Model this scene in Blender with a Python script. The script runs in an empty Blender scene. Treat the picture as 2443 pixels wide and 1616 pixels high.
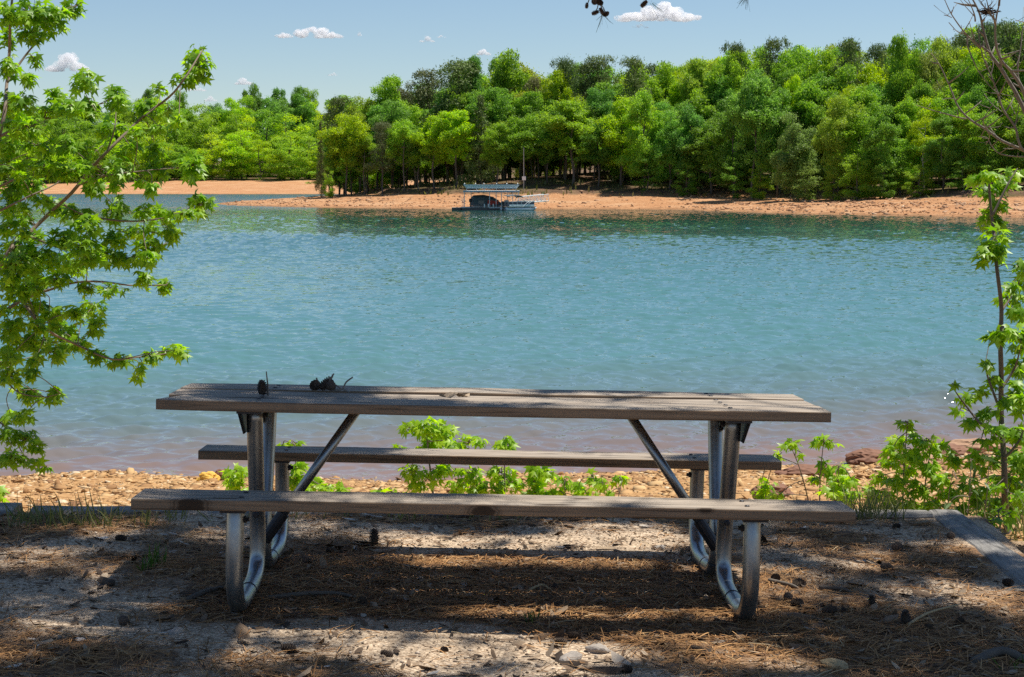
import bpy, bmesh, math, random
import numpy as np
from mathutils import Vector, Matrix, noise

R = math.radians
sc = bpy.context.scene
col = sc.collection

# ------------------------------------------------------------------ camera
SW, SH, FPX, YH, HC = 2443.0, 1616.0, 3870.0, 440.0, 3.7     # photograph size, focal length in its pixels, horizon row, eye height above the lake
PITCH = math.atan((SH / 2 - YH) / FPX)
cd = bpy.data.cameras.new('camera')
cam = bpy.data.objects.new('camera', cd)
col.objects.link(cam)
cam.location = (0, 0, HC)
cam.rotation_euler = (math.pi / 2 - PITCH, 0, 0)
cd.sensor_width = 36
cd.lens = FPX / SW * 36
cd.clip_start = 0.1
cd.clip_end = 12000
sc.camera = cam

# ------------------------------------------------------------------ sky, sun, exposure
SUN = Vector((.36, .17, 1.0)).normalized()
w = bpy.data.worlds.new('World')
sc.world = w
w.use_nodes = True
wt = w.node_tree
sky = wt.nodes.new('ShaderNodeTexSky')
sky.sky_type = 'NISHITA'
sky.sun_disc = False
sky.sun_elevation = math.asin(SUN.z)
sky.sun_rotation = math.atan2(SUN.x, SUN.y)
sky.altitude = 300
sky.air_density = 1.0
sky.dust_density = 0.1
sky.ozone_density = 4.0
bg = wt.nodes['Background']
wt.links.new(sky.outputs[0], bg.inputs[0])
bg.inputs[1].default_value = 0.08
sd = bpy.data.lights.new('sun', 'SUN')
sd.energy = 4.8
sd.angle = R(0.5)
sd.color = (1, .95, .86)
sun = bpy.data.objects.new('sun', sd)
col.objects.link(sun)
sun.rotation_euler = SUN.to_track_quat('Z', 'Y').to_euler()
sun.location = (0, 0, 40)
sc.view_settings.view_transform = 'Standard'
sc.view_settings.look = 'None'
sc.view_settings.exposure = 0.4
sc.view_settings.gamma = 1.0
sc.cycles.max_bounces = 24
sc.cycles.diffuse_bounces = 3
sc.cycles.volume_bounces = 24
sc.cycles.use_denoising = False
sc.cycles.sample_clamp_indirect = 4.0
sc.cycles.caustics_reflective = False
sc.cycles.caustics_refractive = False

rng = np.random.default_rng(7)
random.seed(7)

# ------------------------------------------------------------------ helpers
DK = SW / 2370.0                       # the layout was measured on a 2370 px wide view of the photograph


def at(dx, dy, Y):
    """world point at depth Y whose layout pixel is (dx, dy)"""
    sx, sy = dx * DK, dy * DK
    c, s = math.cos(PITCH), math.sin(PITCH)
    vx, vz = (sx - SW / 2) / FPX, -(sy - SH / 2) / FPX
    d = Vector((vx, c + s * vz, -s + c * vz))
    return Vector((0, 0, HC)) + d * (Y / d.y)


def tag(o, label=None, cat=None, group=None, kind=None):
    for k, v in (('label', label), ('category', cat), ('group', group), ('kind', kind)):
        if v:
            o[k] = v
    return o


def empty(name, loc=(0, 0, 0), rz=0.0):
    o = bpy.data.objects.new(name, None)
    o.empty_display_size = .1
    o.location = loc
    o.rotation_euler = (0, 0, rz)
    col.objects.link(o)
    return o


def link(name, me, mat=None, parent=None):
    o = bpy.data.objects.new(name, me)
    col.objects.link(o)
    if mat:
        me.materials.append(mat)
    if parent:
        o.parent = parent
    return o


def mesh_np(name, V, F, var=None, smooth=False):
    """V (n,3), F (m,k) numpy arrays -> mesh; var = one float per face"""
    V = np.asarray(V, np.float32)
    F = np.asarray(F, np.int32)
    me = bpy.data.meshes.new(name)
    m, k = F.shape
    me.vertices.add(len(V))
    me.vertices.foreach_set('co', V.ravel())
    me.loops.add(m * k)
    me.loops.foreach_set('vertex_index', F.ravel())
    me.polygons.add(m)
    me.polygons.foreach_set('loop_start', np.arange(0, m * k, k, dtype=np.int32))
    me.polygons.foreach_set('loop_total', np.full(m, k, np.int32))
    if smooth:
        me.polygons.foreach_set('use_smooth', np.ones(m, bool))
    me.update(calc_edges=True)
    if var is not None:
        a = me.attributes.new('var', 'FLOAT', 'FACE')
        a.data.foreach_set('value', np.asarray(var, np.float32))
    return me


class MB:
    """collects tubes, boxes and other shapes of ONE part"""

    def __init__(s):
        s.v, s.f = [], []

    def add(s, vs, fs):
        n = len(s.v)
        s.v += [tuple(p) for p in vs]
        s.f += [tuple(i + n for i in q) for q in fs]

    def box(s, c, d, M=None):
        x, y, z = d[0] / 2, d[1] / 2, d[2] / 2
        vs = [Vector(c) + Vector((a * x, b * y, e * z)) for a in (-1, 1) for b in (-1, 1) for e in (-1, 1)]
        if M:
            vs = [M @ p for p in vs]
        s.add(vs, [(0, 1, 3, 2), (4, 6, 7, 5), (0, 4, 5, 1), (2, 3, 7, 6), (0, 2, 6, 4), (1, 5, 7, 3)])

    def tube(s, pts, r, n=8, cap=True):
        pts = [Vector(p) for p in pts]
        rs = r if isinstance(r, (list, tuple)) else [r] * len(pts)
        up = None
        b0 = len(s.v)
        for i, p in enumerate(pts):
            t = (pts[min(i + 1, len(pts) - 1)] - pts[max(i - 1, 0)])
            t = t.normalized() if t.length > 1e-9 else Vector((0, 0, 1))
            if up is None:
                up = t.orthogonal().normalized()
            up = (up - t * up.dot(t))
            up = up.normalized() if up.length > 1e-6 else t.orthogonal().normalized()
            sd_ = t.cross(up)
            for k in range(n):
                a = 2 * math.pi * k / n
                s.v.append(tuple(p + (up * math.cos(a) + sd_ * math.sin(a)) * rs[i]))
        for i in range(len(pts) - 1):
            for k in range(n):
                a, b = b0 + i * n + k, b0 + i * n + (k + 1) % n
                s.f.append((a, b, b + n, a + n))
        if cap:
            s.f.append(tuple(b0 + k for k in reversed(range(n))))
            e = b0 + (len(pts) - 1) * n
            s.f.append(tuple(e + k for k in range(n)))

    def lathe(s, c, prof, n=12, axis=None):
        b0 = len(s.v)
        M = axis.to_track_quat('Z', 'Y').to_matrix() if axis else Matrix.Identity(3)
        for r, z in prof:
            for k in range(n):
                a = 2 * math.pi * k / n
                s.v.append(tuple(Vector(c) + M @ Vector((r * math.cos(a), r * math.sin(a), z))))
        for i in range(len(prof) - 1):
            for k in range(n):
                a, b = b0 + i * n + k, b0 + i * n + (k + 1) % n
                s.f.append((a, b, b + n, a + n))
        s.f.append(tuple(b0 + k for k in reversed(range(n))))
        e = b0 + (len(prof) - 1) * n
        s.f.append(tuple(e + k for k in range(n)))

    def build(s, name, mat, parent=None, smooth=False, bevel=0):
        me = bpy.data.meshes.new(name)
        me.from_pydata(s.v, [], s.f)
        if bevel:
            bm = bmesh.new()
            bm.from_mesh(me)
            bmesh.ops.recalc_face_normals(bm, faces=bm.faces)
            bmesh.ops.bevel(bm, geom=list(bm.edges), offset=bevel, segments=2, affect='EDGES', profile=.5)
            bm.to_mesh(me)
            bm.free()
        if smooth:
            me.polygons.foreach_set('use_smooth', [True] * len(me.polygons))
        me.update()
        return link(name, me, mat, parent)


def smooth_path(pts, n=6):
    """Catmull-Rom through pts"""
    P = [Vector(p) for p in pts]
    out = []
    for i in range(len(P) - 1):
        p0, p1, p2, p3 = P[max(i - 1, 0)], P[i], P[i + 1], P[min(i + 2, len(P) - 1)]
        for k in range(n):
            t = k / n
            out.append(.5 * ((2 * p1) + (p2 - p0) * t + (2 * p0 - 5 * p1 + 4 * p2 - p3) * t * t + (3 * p1 - p0 - 3 * p2 + p3) * t ** 3))
    out.append(P[-1])
    return out


# ------------------------------------------------------------------ node helpers
class NT:
    def __init__(s, name):
        s.m = bpy.data.materials.new(name)
        s.m.use_nodes = True
        s.t = s.m.node_tree
        s.p = s.t.nodes['Principled BSDF']
        s.out = s.t.nodes['Material Output']

    def n(s, typ, **kw):
        x = s.t.nodes.new(typ)
        for k, v in kw.items():
            if k.startswith('_'):
                setattr(x, k[1:], v)
        return x

    def l(s, a, b):
        s.t.links.new(a, b)

    def obj(s, scale=(1, 1, 1), rot=(0, 0, 0)):
        tc = s.n('ShaderNodeTexCoord')
        mp = s.n('ShaderNodeMapping')
        mp.inputs['Scale'].default_value = scale
        mp.inputs['Rotation'].default_value = rot
        s.l(tc.outputs['Object'], mp.inputs[0])
        return mp.outputs[0]

    def noise(s, vec, scale=5, detail=4, rough=.55, dist=0):
        x = s.n('ShaderNodeTexNoise')
        s.l(vec, x.inputs['Vector'])
        x.inputs['Scale'].default_value = scale
        x.inputs['Detail'].default_value = detail
        x.inputs['Roughness'].default_value = rough
        x.inputs['Distortion'].default_value = dist
        return x.outputs[0]

    def voro(s, vec, scale=5, feat='F1', out=0):
        x = s.n('ShaderNodeTexVoronoi', _feature=feat)
        s.l(vec, x.inputs['Vector'])
        x.inputs['Scale'].default_value = scale
        return x.outputs[out]

    def ramp(s, fac, stops):
        x = s.n('ShaderNodeValToRGB')
        e = x.color_ramp.elements
        while len(e) < len(stops):
            e.new(.5)
        for i, (p, c) in enumerate(stops):
            e[i].position = p
            e[i].color = (*c, 1) if len(c) == 3 else c
        s.l(fac, x.inputs[0])
        return x.outputs[0]

    def mix(s, fac, a, b, mode='MIX'):
        x = s.n('ShaderNodeMix', _data_type='RGBA', _blend_type=mode)
        for i, v in ((0, fac), (6, a), (7, b)):
            if hasattr(v, 'is_linked'):
                s.l(v, x.inputs[i])
            elif isinstance(v, tuple):
                x.inputs[i].default_value = (*v, 1)
            else:
                x.inputs[i].default_value = v
        return x.outputs[2]

    def math(s, op, a, b=0.0, clamp=False):
        x = s.n('ShaderNodeMath', _operation=op, _use_clamp=clamp)
        for i, v in ((0, a), (1, b)):
            if hasattr(v, 'is_linked'):
                s.l(v, x.inputs[i])
            else:
                x.inputs[i].default_value = v
        return x.outputs[0]

    def bump(s, h, strength=.5, dist=.02, normal=None):
        x = s.n('ShaderNodeBump')
        s.l(h, x.inputs['Height'])
        x.inputs['Strength'].default_value = strength
        x.inputs['Distance'].default_value = dist
        if normal:
            s.l(normal, x.inputs['Normal'])
        return x.outputs[0]

    def set(s, color=None, rough=None, normal=None, metal=None, spec=None):
        P = s.p.inputs
        for k, v in (('Base Color', color), ('Roughness', rough), ('Normal', normal), ('Metallic', metal), ('Specular IOR Level', spec)):
            if v is None:
                continue
            if hasattr(v, 'is_linked'):
                s.l(v, P[k])
            else:
                P[k].default_value = (*v, 1) if isinstance(v, tuple) else v
        return s.m


def plain(name, color, rough=.6, metal=0.0, var=.25, scale=9):
    t = NT(name)
    v = t.obj()
    a = t.noise(v, scale, 5)
    c = t.mix(a, tuple(x * (1 - var) for x in color), tuple(min(1, x * (1 + var)) for x in color))
    return t.set(c, rough, t.bump(a, .2, .01), metal)


def leaf_mat(name, dark, light, tdark=None, trans=.45, rough=.5, objcolor=False, spec=.35):
    t = NT(name)
    at_ = t.n('ShaderNodeAttribute', _attribute_name='var')
    c = t.ramp(at_.outputs['Fac'], [(0, dark), (1, light)])
    if objcolor:
        oi = t.n('ShaderNodeObjectInfo')
        c = t.mix(1.0, c, oi.outputs['Color'], 'MULTIPLY')
    t.set(c, rough, spec=spec)
    tr = t.n('ShaderNodeBsdfTranslucent')
    g = t.n('ShaderNodeHueSaturation')
    g.inputs['Value'].default_value = 1.9
    g.inputs['Hue'].default_value = .5
    g.inputs['Saturation'].default_value = 1.05
    t.l(c, g.inputs['Color'])
    t.l(g.outputs[0], tr.inputs[0])
    mx = t.n('ShaderNodeMixShader')
    mx.inputs[0].default_value = trans
    t.l(t.p.outputs[0], mx.inputs[1])
    t.l(tr.outputs[0], mx.inputs[2])
    t.l(mx.outputs[0], t.out.inputs[0])
    return t.m


# ------------------------------------------------------------------ materials
def mat_wood(name, along='X', tone=(.33, .225, .14), grey=(.47, .42, .355), knots=True, seed=0.0, spots=()):
    t = NT(name)
    tc = t.n('ShaderNodeTexCoord')
    mp = t.n('ShaderNodeMapping')
    mp.inputs['Location'].default_value = (seed, seed * 1.7, 0)
    t.l(tc.outputs['Object'], mp.inputs[0])
    base = mp.outputs[0]
    st = t.n('ShaderNodeMapping')
    st.inputs['Scale'].default_value = (.55, 11, 20) if along == 'X' else (11, .55, 20)
    t.l(base, st.inputs[0])
    grain = t.noise(st.outputs[0], 3.2, 7, .62, 1.1)
    st2 = t.n('ShaderNodeMapping')
    st2.inputs['Scale'].default_value = (1.1, 30, 42) if along == 'X' else (30, 1.1, 42)
    t.l(base, st2.inputs[0])
    fine = t.noise(st2.outputs[0], 5, 5, .7, .3)
    blot = t.noise(base, 2.6, 4, .6, .4)
    c = t.ramp(grain, [(.34, tuple(x * .30 for x in tone)), (.46, tuple(x * .9 for x in tone)), (.62, tuple(x * 1.25 for x in tone))])
    geo = t.n('ShaderNodeNewGeometry')
    sep = t.n('ShaderNodeSeparateXYZ')
    t.l(geo.outputs['Normal'], sep.inputs[0])
    top = t.math('MULTIPLY', t.math('GREATER_THAN', sep.outputs[2], .6), .7)     # tops are weathered grey, edges keep the brown
    g = t.ramp(grain, [(.34, tuple(x * .32 for x in grey)), (.46, tuple(x * .85 for x in grey)), (.64, tuple(x * 1.25 for x in grey))])
    c = t.mix(t.math('MULTIPLY', top, t.math('ADD', .55, blot)), c, g)
    c = t.mix(t.math('MULTIPLY', fine, .55), c, tuple(x * .45 for x in tone))
    stain = t.ramp(blot, [(.56, (0, 0, 0)), (.72, (1, 1, 1))])
    c = t.mix(t.math('MULTIPLY', stain, .45), c, (.09, .075, .06))
    if knots:
        km = t.n('ShaderNodeMapping')
        km.inputs['Scale'].default_value = (1.5, 6, 9) if along == 'X' else (6, 1.5, 9)
        t.l(base, km.inputs[0])
        kd = t.voro(km.outputs[0], 1.15)
        kf = t.ramp(kd, [(.06, (1, 1, 1)), (.15, (0, 0, 0))])
        c = t.mix(t.math('MULTIPLY', kf, .85), c, (.045, .026, .014))
    for (kx, ky, kz, rx, rr) in spots:              # single big knots with dark rings, in the board's own coordinates
        ko = t.n('ShaderNodeVectorMath', _operation='SUBTRACT')
        t.l(tc.outputs['Object'], ko.inputs[0])
        ko.inputs[1].default_value = (kx, ky, kz)
        ks = t.n('ShaderNodeVectorMath', _operation='DIVIDE')
        t.l(ko.outputs[0], ks.inputs[0])
        ks.inputs[1].default_value = (rx, rr, rr)
        kl = t.n('ShaderNodeVectorMath', _operation='LENGTH')
        t.l(ks.outputs[0], kl.inputs[0])
        kd2 = t.math('ADD', kl.outputs['Value'], t.math('MULTIPLY', t.math('SUBTRACT', grain, .5), .5))
        ring = t.ramp(kd2, [(0, (.95, .95, .95)), (.55, (.9, .9, .9)), (.68, (.25, .25, .25)), (.78, (.7, .7, .7)), (.86, (.1, .1, .1)), (.93, (.35, .35, .35)), (1, (0, 0, 0))])
        c = t.mix(ring, c, (.05, .03, .017))
    h = t.math('ADD', t.math('MULTIPLY', grain, .6), t.math('MULTIPLY', fine, .6))
    return t.set(c, .8, t.bump(h, .55, .006), spec=.25)


M = {}
M['wood'] = mat_wood('weathered_pine')
M['timber'] = mat_wood('landscape_timber', tone=(.23, .20, .17), grey=(.31, .30, .28), seed=3.1)


def mat_galv():
    t = NT('galvanised_steel')
    v = t.obj((1, 1, 1))
    a = t.noise(v, 40, 5, .7)
    b = t.noise(v, 6, 4, .6)
    c = t.mix(b, (.24, .27, .29), (.44, .47, .49))
    rust = t.ramp(t.noise(v, 14, 6, .7), [(.62, (0, 0, 0)), (.74, (1, 1, 1))])
    c = t.mix(t.math('MULTIPLY', rust, .55), c, (.12, .085, .06))
    r = t.math('ADD', .2, t.math('MULTIPLY', a, .28))
    return t.set(c, r, t.bump(t.math('ADD', t.math('MULTIPLY', a, .3), b), .07, .004), .9)


M['galv'] = mat_galv()
M['bracket'] = plain('dark_bracket_steel', (.05, .05, .055), .5, .6)
M['bark'] = plain('grey_bark', (.14, .115, .09), .9, 0, .5, 14)
M['bark_pale'] = plain('pale_twig_bark', (.20, .155, .11), .85, 0, .45, 30)
M['bark_far'] = plain('far_trunk_bark', (.12, .098, .08), .9, 0, .5, 1.5)
M['bark_white'] = plain('whitish_bark', (.36, .33, .29), .9, 0, .3, 1.5)
M['twig'] = plain('dead_twig', (.22, .19, .155), .9, 0, .5, 35)
M['cone'] = plain('cone_scale', (.10, .07, .05), .8, 0, .5, 60)
M['rock'] = plain('tan_rock', (.36, .21, .12), .85, 0, .4, 7)
M['rock_red'] = plain('red_brown_rock', (.22, .105, .06), .85, 0, .4, 9)
M['rock_yellow'] = plain('yellow_rock', (.72, .42, .06), .7, 0, .35, 9)
M['alu'] = plain('aluminium', (.66, .68, .70), .4, .25, .1)
M['white'] = plain('white_paint', (.86, .86, .84), .4, 0, .06)
M['deck'] = plain('dark_deck_edge', (.12, .11, .10), .7, 0, .3, 3)
M['deck_top'] = plain('grey_decking', (.34, .31, .28), .8, 0, .25, 3)
M['canvas'] = plain('dark_canvas', (.10, .12, .125), .85, 0, .35, 2)
M['red'] = plain('red_canvas', (.62, .07, .04), .7, 0, .25, 2)
M['black'] = plain('black_plastic', (.018, .018, .02), .35, 0, .2)
M['steelblue'] = plain('blue_grey_roof', (.36, .43, .49), .4, .1, .12, 2)
M['navy'] = plain('navy_panel', (.05, .065, .10), .3, 0, .2)
M['cream'] = plain('cream_vinyl', (.62, .57, .48), .55, 0, .08)
M['glass'] = plain('tinted_screen', (.10, .12, .13), .1, 0, .1)
M['pole'] = plain('grey_pole', (.40, .39, .37), .6, .2, .15, 3)
M['dryleaf'] = None

M['leaf_gum'] = leaf_mat('star_leaf', (.075, .19, .010), (.33, .54, .03), trans=.45, rough=.4, spec=.35)
M['leaf_lime'] = leaf_mat('sapling_leaf', (.14, .28, .012), (.42, .60, .03), trans=.48, rough=.4, spec=.4)
M['leaf_far'] = leaf_mat('far_leaf', (.6, .6, .5), (1.0, 1.0, 1.0), trans=.45, rough=.55, objcolor=True)
M['needle_far'] = leaf_mat('far_needles', (.5, .5, .5), (1, 1, 1), trans=.22, rough=.6, objcolor=True)
M['needle_green'] = leaf_mat('pine_needles', (.035, .06, .015), (.07, .11, .025), trans=.2)
M['grass'] = leaf_mat('grass_blade', (.07, .10, .02), (.24, .22, .08), trans=.3)
M['weed'] = leaf_mat('green_weed', (.05, .10, .015), (.09, .17, .03), trans=.3)


def ramp_var(name, stops, rough=.85):
    t = NT(name)
    a = t.n('ShaderNodeAttribute', _attribute_name='var')
    return t.set(t.ramp(a.outputs['Fac'], stops), rough, spec=.25)


M['needles_dead'] = ramp_var('dead_needles', [(0, (.11, .055, .024)), (.5, (.36, .18, .066)), (.85, (.50, .29, .125)), (1, (.58, .42, .23))])
M['litter'] = ramp_var('bark_and_leaf_litter', [(0, (.05, .035, .025)), (.4, (.22, .145, .09)), (.75, (.40, .30, .20)), (1, (.66, .60, .52))])
M['gravel'] = ramp_var('pale_gravel', [(0, (.13, .095, .065)), (.5, (.42, .325, .235)), (1, (.74, .61, .47))])
M['pebble'] = ramp_var('beach_stone', [(0, (.24, .12, .05)), (.45, (.46, .26, .105)), (.8, (.58, .38, .18)), (1, (.64, .50, .33))])
M['farstone'] = ramp_var('far_shore_stone', [(0, (.20, .10, .05)), (.5, (.43, .24, .13)), (1, (.56, .38, .24))])

# ------------------------------------------------------------------ the table's pose (fitted to its corners), ground plane under it
RW = Matrix(((.9995, -.024, .0214), (.023, .9988, .0436), (-.0224, -.0431, .9988)))
TW = Vector((-.0677, 6.1682, 2.8893))
TABLE_H = .722
N0 = Vector(RW.col[2])
P0 = TW - N0 * TABLE_H


def pad_z(x, y):
    return P0.z - (N0.x * (x - P0.x) + N0.y * (y - P0.y)) / N0.z


PAD_L, PAD_R = (-2.30, 7.575), (2.22, 8.06)      # back edge of the pad


def back_y(x):
    return PAD_L[1] + (x - PAD_L[0]) / (PAD_R[0] - PAD_L[0]) * (PAD_R[1] - PAD_L[1])


def shore_y(x):
    return 20.35 + np.clip((x - .5) / 6, 0, 1.5) ** 1.5 * 2.2 + .25 * np.sin(x * .9) + .12 * np.sin(x * 2.3 + 1)


def near_h_np(X, Y):
    pad = P0.z - (N0.x * (X - P0.x) + N0.y * (Y - P0.y)) / N0.z
    by = PAD_L[1] + (X - PAD_L[0]) / (PAD_R[0] - PAD_L[0]) * (PAD_R[1] - PAD_L[1])
    sy = shore_y(X)
    y0 = by + .15
    t = np.clip((Y - y0) / (sy - y0), 0, 3)
    beach = np.where(t < 1, 1.84 * (1 - t) ** 1.0, -(t - 1) * 1.9)
    beach = beach + .05 * np.sin(X * 1.3 + Y * .7) * np.clip(t * 4, 0, 1) * np.clip((1 - t) * 3, 0, 1)
    s = np.clip((Y - by - .02) / .12, 0, 1)
    # right of the side timber the ground lies a little lower
    inner = 2.05 + (Y - 6.63) * .115
    low = np.clip((X - inner - .16) / .12, 0, 1) * .13
    return (pad - low) * (1 - s) + beach * s


def pad_hit(sx, sy, zl=0.0):
    """pixel of the 2443-wide photograph -> point on the pad plane raised by zl"""
    d = at(sx / DK, sy / DK, 1.0) - Vector((0, 0, HC))
    p0 = P0 + N0 * zl
    t = (p0 - Vector((0, 0, HC))).dot(N0) / d.dot(N0)
    return Vector((0, 0, HC)) + d * t


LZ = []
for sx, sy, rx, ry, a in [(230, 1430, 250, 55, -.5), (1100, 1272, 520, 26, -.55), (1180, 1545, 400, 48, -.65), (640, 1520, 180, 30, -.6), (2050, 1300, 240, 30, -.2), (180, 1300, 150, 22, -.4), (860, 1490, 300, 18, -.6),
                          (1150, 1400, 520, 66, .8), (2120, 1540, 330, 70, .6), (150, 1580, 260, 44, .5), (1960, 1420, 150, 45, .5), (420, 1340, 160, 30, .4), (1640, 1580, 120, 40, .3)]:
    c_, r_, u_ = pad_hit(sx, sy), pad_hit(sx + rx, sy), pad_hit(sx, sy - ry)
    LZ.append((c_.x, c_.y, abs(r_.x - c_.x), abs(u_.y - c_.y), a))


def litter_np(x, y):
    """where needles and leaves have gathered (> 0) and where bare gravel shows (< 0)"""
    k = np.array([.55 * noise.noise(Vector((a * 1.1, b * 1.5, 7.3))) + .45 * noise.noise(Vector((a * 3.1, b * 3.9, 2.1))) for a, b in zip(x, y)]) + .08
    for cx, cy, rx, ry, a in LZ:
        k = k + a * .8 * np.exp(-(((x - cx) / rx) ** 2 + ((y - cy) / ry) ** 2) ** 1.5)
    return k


# ------------------------------------------------------------------ near ground
def mat_ground():
    t = NT('gravel_and_litter')
    v = t.obj()
    big = t.noise(v, 1.1, 5, .6, .3)
    mid = t.noise(v, 7, 6, .65)
    fine = t.noise(v, 70, 4, .7)
    vo = t.voro(v, 85)
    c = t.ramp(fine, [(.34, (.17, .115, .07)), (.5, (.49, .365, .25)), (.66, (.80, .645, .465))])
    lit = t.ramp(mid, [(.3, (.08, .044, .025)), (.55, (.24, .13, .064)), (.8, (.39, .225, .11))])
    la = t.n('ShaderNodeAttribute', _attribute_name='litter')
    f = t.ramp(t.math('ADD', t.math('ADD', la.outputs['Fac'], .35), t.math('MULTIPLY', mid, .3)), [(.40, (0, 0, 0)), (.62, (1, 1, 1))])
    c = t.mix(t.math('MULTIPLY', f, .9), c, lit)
    # beach soil beyond the pad
    sep = t.n('ShaderNodeSeparateXYZ')
    t.l(v, sep.inputs[0])
    b = t.ramp(t.math('MULTIPLY', sep.outputs[1], .1), [(.78, (0, 0, 0)), (.86, (1, 1, 1))])
    soil = t.ramp(mid, [(.3, (.26, .13, .05)), (.5, (.46, .26, .11)), (.75, (.56, .36, .17))])
    c = t.mix(b, c, soil)
    wet = t.math('MULTIPLY', b, t.ramp(t.math('ADD', sep.outputs[2], t.math('MULTIPLY', mid, .12)), [(.10, (1, 1, 1)), (.22, (0, 0, 0))]))
    c = t.mix(t.math('MULTIPLY', wet, .75), c, (.13, .07, .04))
    h = t.math('ADD', t.math('MULTIPLY', fine, .5), t.math('ADD', t.math('MULTIPLY', vo, .7), t.math('MULTIPLY', mid, 1.4)))
    return t.set(c, .92, t.bump(h, .7, .012), spec=.15)


def grid_mesh(name, X, Y, Z, mat, smooth=True):
    r, c = X.shape
    V = np.stack([X, Y, Z], -1).reshape(-1, 3)
    i = np.arange(r * c).reshape(r, c)
    F = np.stack([i[:-1, :-1], i[:-1, 1:], i[1:, 1:], i[1:, :-1]], -1).reshape(-1, 4)
    return link(name, mesh_np(name, V, F, smooth=smooth), mat)


xs = np.concatenate([np.linspace(-70, -5, 60), np.linspace(-4.9, 5, 260), np.linspace(5.1, 70, 60)])
ys = np.concatenate([np.linspace(-40, 4, 40), np.linspace(4.05, 9.2, 170), np.linspace(9.3, 26, 120), np.linspace(27, 60, 20)])
X, Y = np.meshgrid(xs, ys)
Z = near_h_np(X, Y)
nz = np.array([noise.fractal(Vector((a * 1.6, b * 1.6, 0)), 1, 2, 4) for a, b in zip(X.ravel(), Y.ravel())]).reshape(X.shape)
Z = Z + .012 * nz * ((np.abs(X) < 6) & (Y < 9)) + .02 * nz * (Y >= 9)
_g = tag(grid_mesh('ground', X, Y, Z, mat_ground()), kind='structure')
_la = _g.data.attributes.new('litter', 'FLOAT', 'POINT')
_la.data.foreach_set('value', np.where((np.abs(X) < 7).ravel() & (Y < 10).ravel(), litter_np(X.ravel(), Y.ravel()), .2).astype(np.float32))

# ------------------------------------------------------------------ far land: a wooded point, and the shore of the bay behind it
_front = [(515, 486), (540, 489.5), (600, 491.5), (700, 494), (800, 496), (900, 497), (1000, 498), (1100, 499), (1250, 499.6), (1400, 499.2), (1600, 500), (1700, 503), (1800, 507),
          (1950, 511), (2100, 514), (2300, 517), (2443, 519), (2700, 521), (3000, 521), (3600, 516)]
POLY = []
for sx, sy in _front:
    z_ = FPX * HC / (sy - YH)
    POLY.append(((sx - SW / 2) / FPX * z_, z_))
POLY += [(420, 300), (800, 500), (800, 900), (160, 760), (60, 560), (20, 450), (-8, 384), (-26, 352), (-42, 333), (-53, 320)]
PA = np.array(POLY)
PB = np.roll(PA, -1, 0)


def poly_sd(x, y):
    """distance inside the point's outline (negative over water)"""
    P = np.stack([x, y], -1)[:, None, :]
    AB = PB - PA
    t = np.clip(((P - PA) * AB).sum(-1) / (AB ** 2).sum(-1), 0, 1)
    d = np.sqrt((((P - (PA + t[..., None] * AB)) ** 2).sum(-1)).min(1))
    c = (PA[:, 1] > P[..., 1]) != (PB[:, 1] > P[..., 1])
    xi = PA[:, 0] + (P[..., 1] - PA[:, 1]) * (PB[:, 0] - PA[:, 0]) / (PB[:, 1] - PA[:, 1] + 1e-12)
    ins = (c & (P[..., 0] < xi)).sum(1) % 2 == 1
    return np.where(ins, d, -d)


def far_h_np(x, y):
    x, y = np.asarray(x, float).ravel(), np.asarray(y, float).ravel()
    d = np.concatenate([poly_sd(x[i:i + 20000], y[i:i + 20000]) for i in range(0, len(x), 20000)])
    h = np.interp(d, [-40, 0, 3, 24, 26, 27.5, 33, 42, 60, 120, 300], [-4, 0, .35, 1.75, 1.95, 2.75, 3.2, 4.3, 5.6, 9.0, 14])
    d2 = y - (622 + 12 * np.sin(x * .02) + .02 * x)
    h2 = np.interp(d2, [-60, 0, 60, 75, 200, 500, 2000], [-4, 0, 4.0, 5.2, 11, 20, 30])
    return np.maximum(h, h2)


def far_h(x, y):
    return float(far_h_np([x], [y])[0])


def mat_far():
    t = NT('red_clay_shore')
    v = t.obj()
    st = t.obj((.5, 1.2, 3))
    a = t.noise(v, .35, 6, .7)
    b = t.noise(v, 2.2, 5, .75)
    s = t.noise(st, .25, 4, .6, .5)
    c = t.ramp(b, [(.3, (.21, .09, .042)), (.48, (.455, .225, .105)), (.7, (.58, .345, .18))])
    c = t.mix(t.ramp(s, [(.5, (0, 0, 0)), (.6, (.6, .6, .6))]), c, (.57, .35, .195))
    sep = t.n('ShaderNodeSeparateXYZ')
    t.l(v, sep.inputs[0])
    zz = t.math('ADD', sep.outputs[2], t.math('MULTIPLY', t.math('SUBTRACT', a, .5), 1.2))
    wet = t.ramp(zz, [(.05, (1, 1, 1)), (.30, (0, 0, 0))])
    c = t.mix(t.math('MULTIPLY', wet, .6), c, (.22, .12, .06))
    wood = t.ramp(t.math('MULTIPLY', zz, .1), [(.195, (0, 0, 0)), (.23, (1, 1, 1))])  # wood-floor colour; its low edge also paints the shaded band under the trees
    high = t.math('GREATER_THAN', zz, 5.3)
    floor = t.ramp(a, [(.3, (.07, .045, .03)), (.55, (.19, .115, .07)), (.75, (.26, .17, .09))])
    gr = t.ramp(t.noise(v, .16, 4, .6), [(.5, (0, 0, 0)), (.62, (1, 1, 1))])
    floor = t.mix(t.math('MULTIPLY', gr, .6), floor, (.09, .105, .03))
    nearbay = t.math('LESS_THAN', sep.outputs[1], 618)
    c = t.mix(t.math('MAXIMUM', high, t.math('MULTIPLY', wood, nearbay)), c, floor)
    return t.set(c, .95, t.bump(t.math('ADD', b, t.math('MULTIPLY', a, 1.5)), .9, .25), spec=.1)


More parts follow.
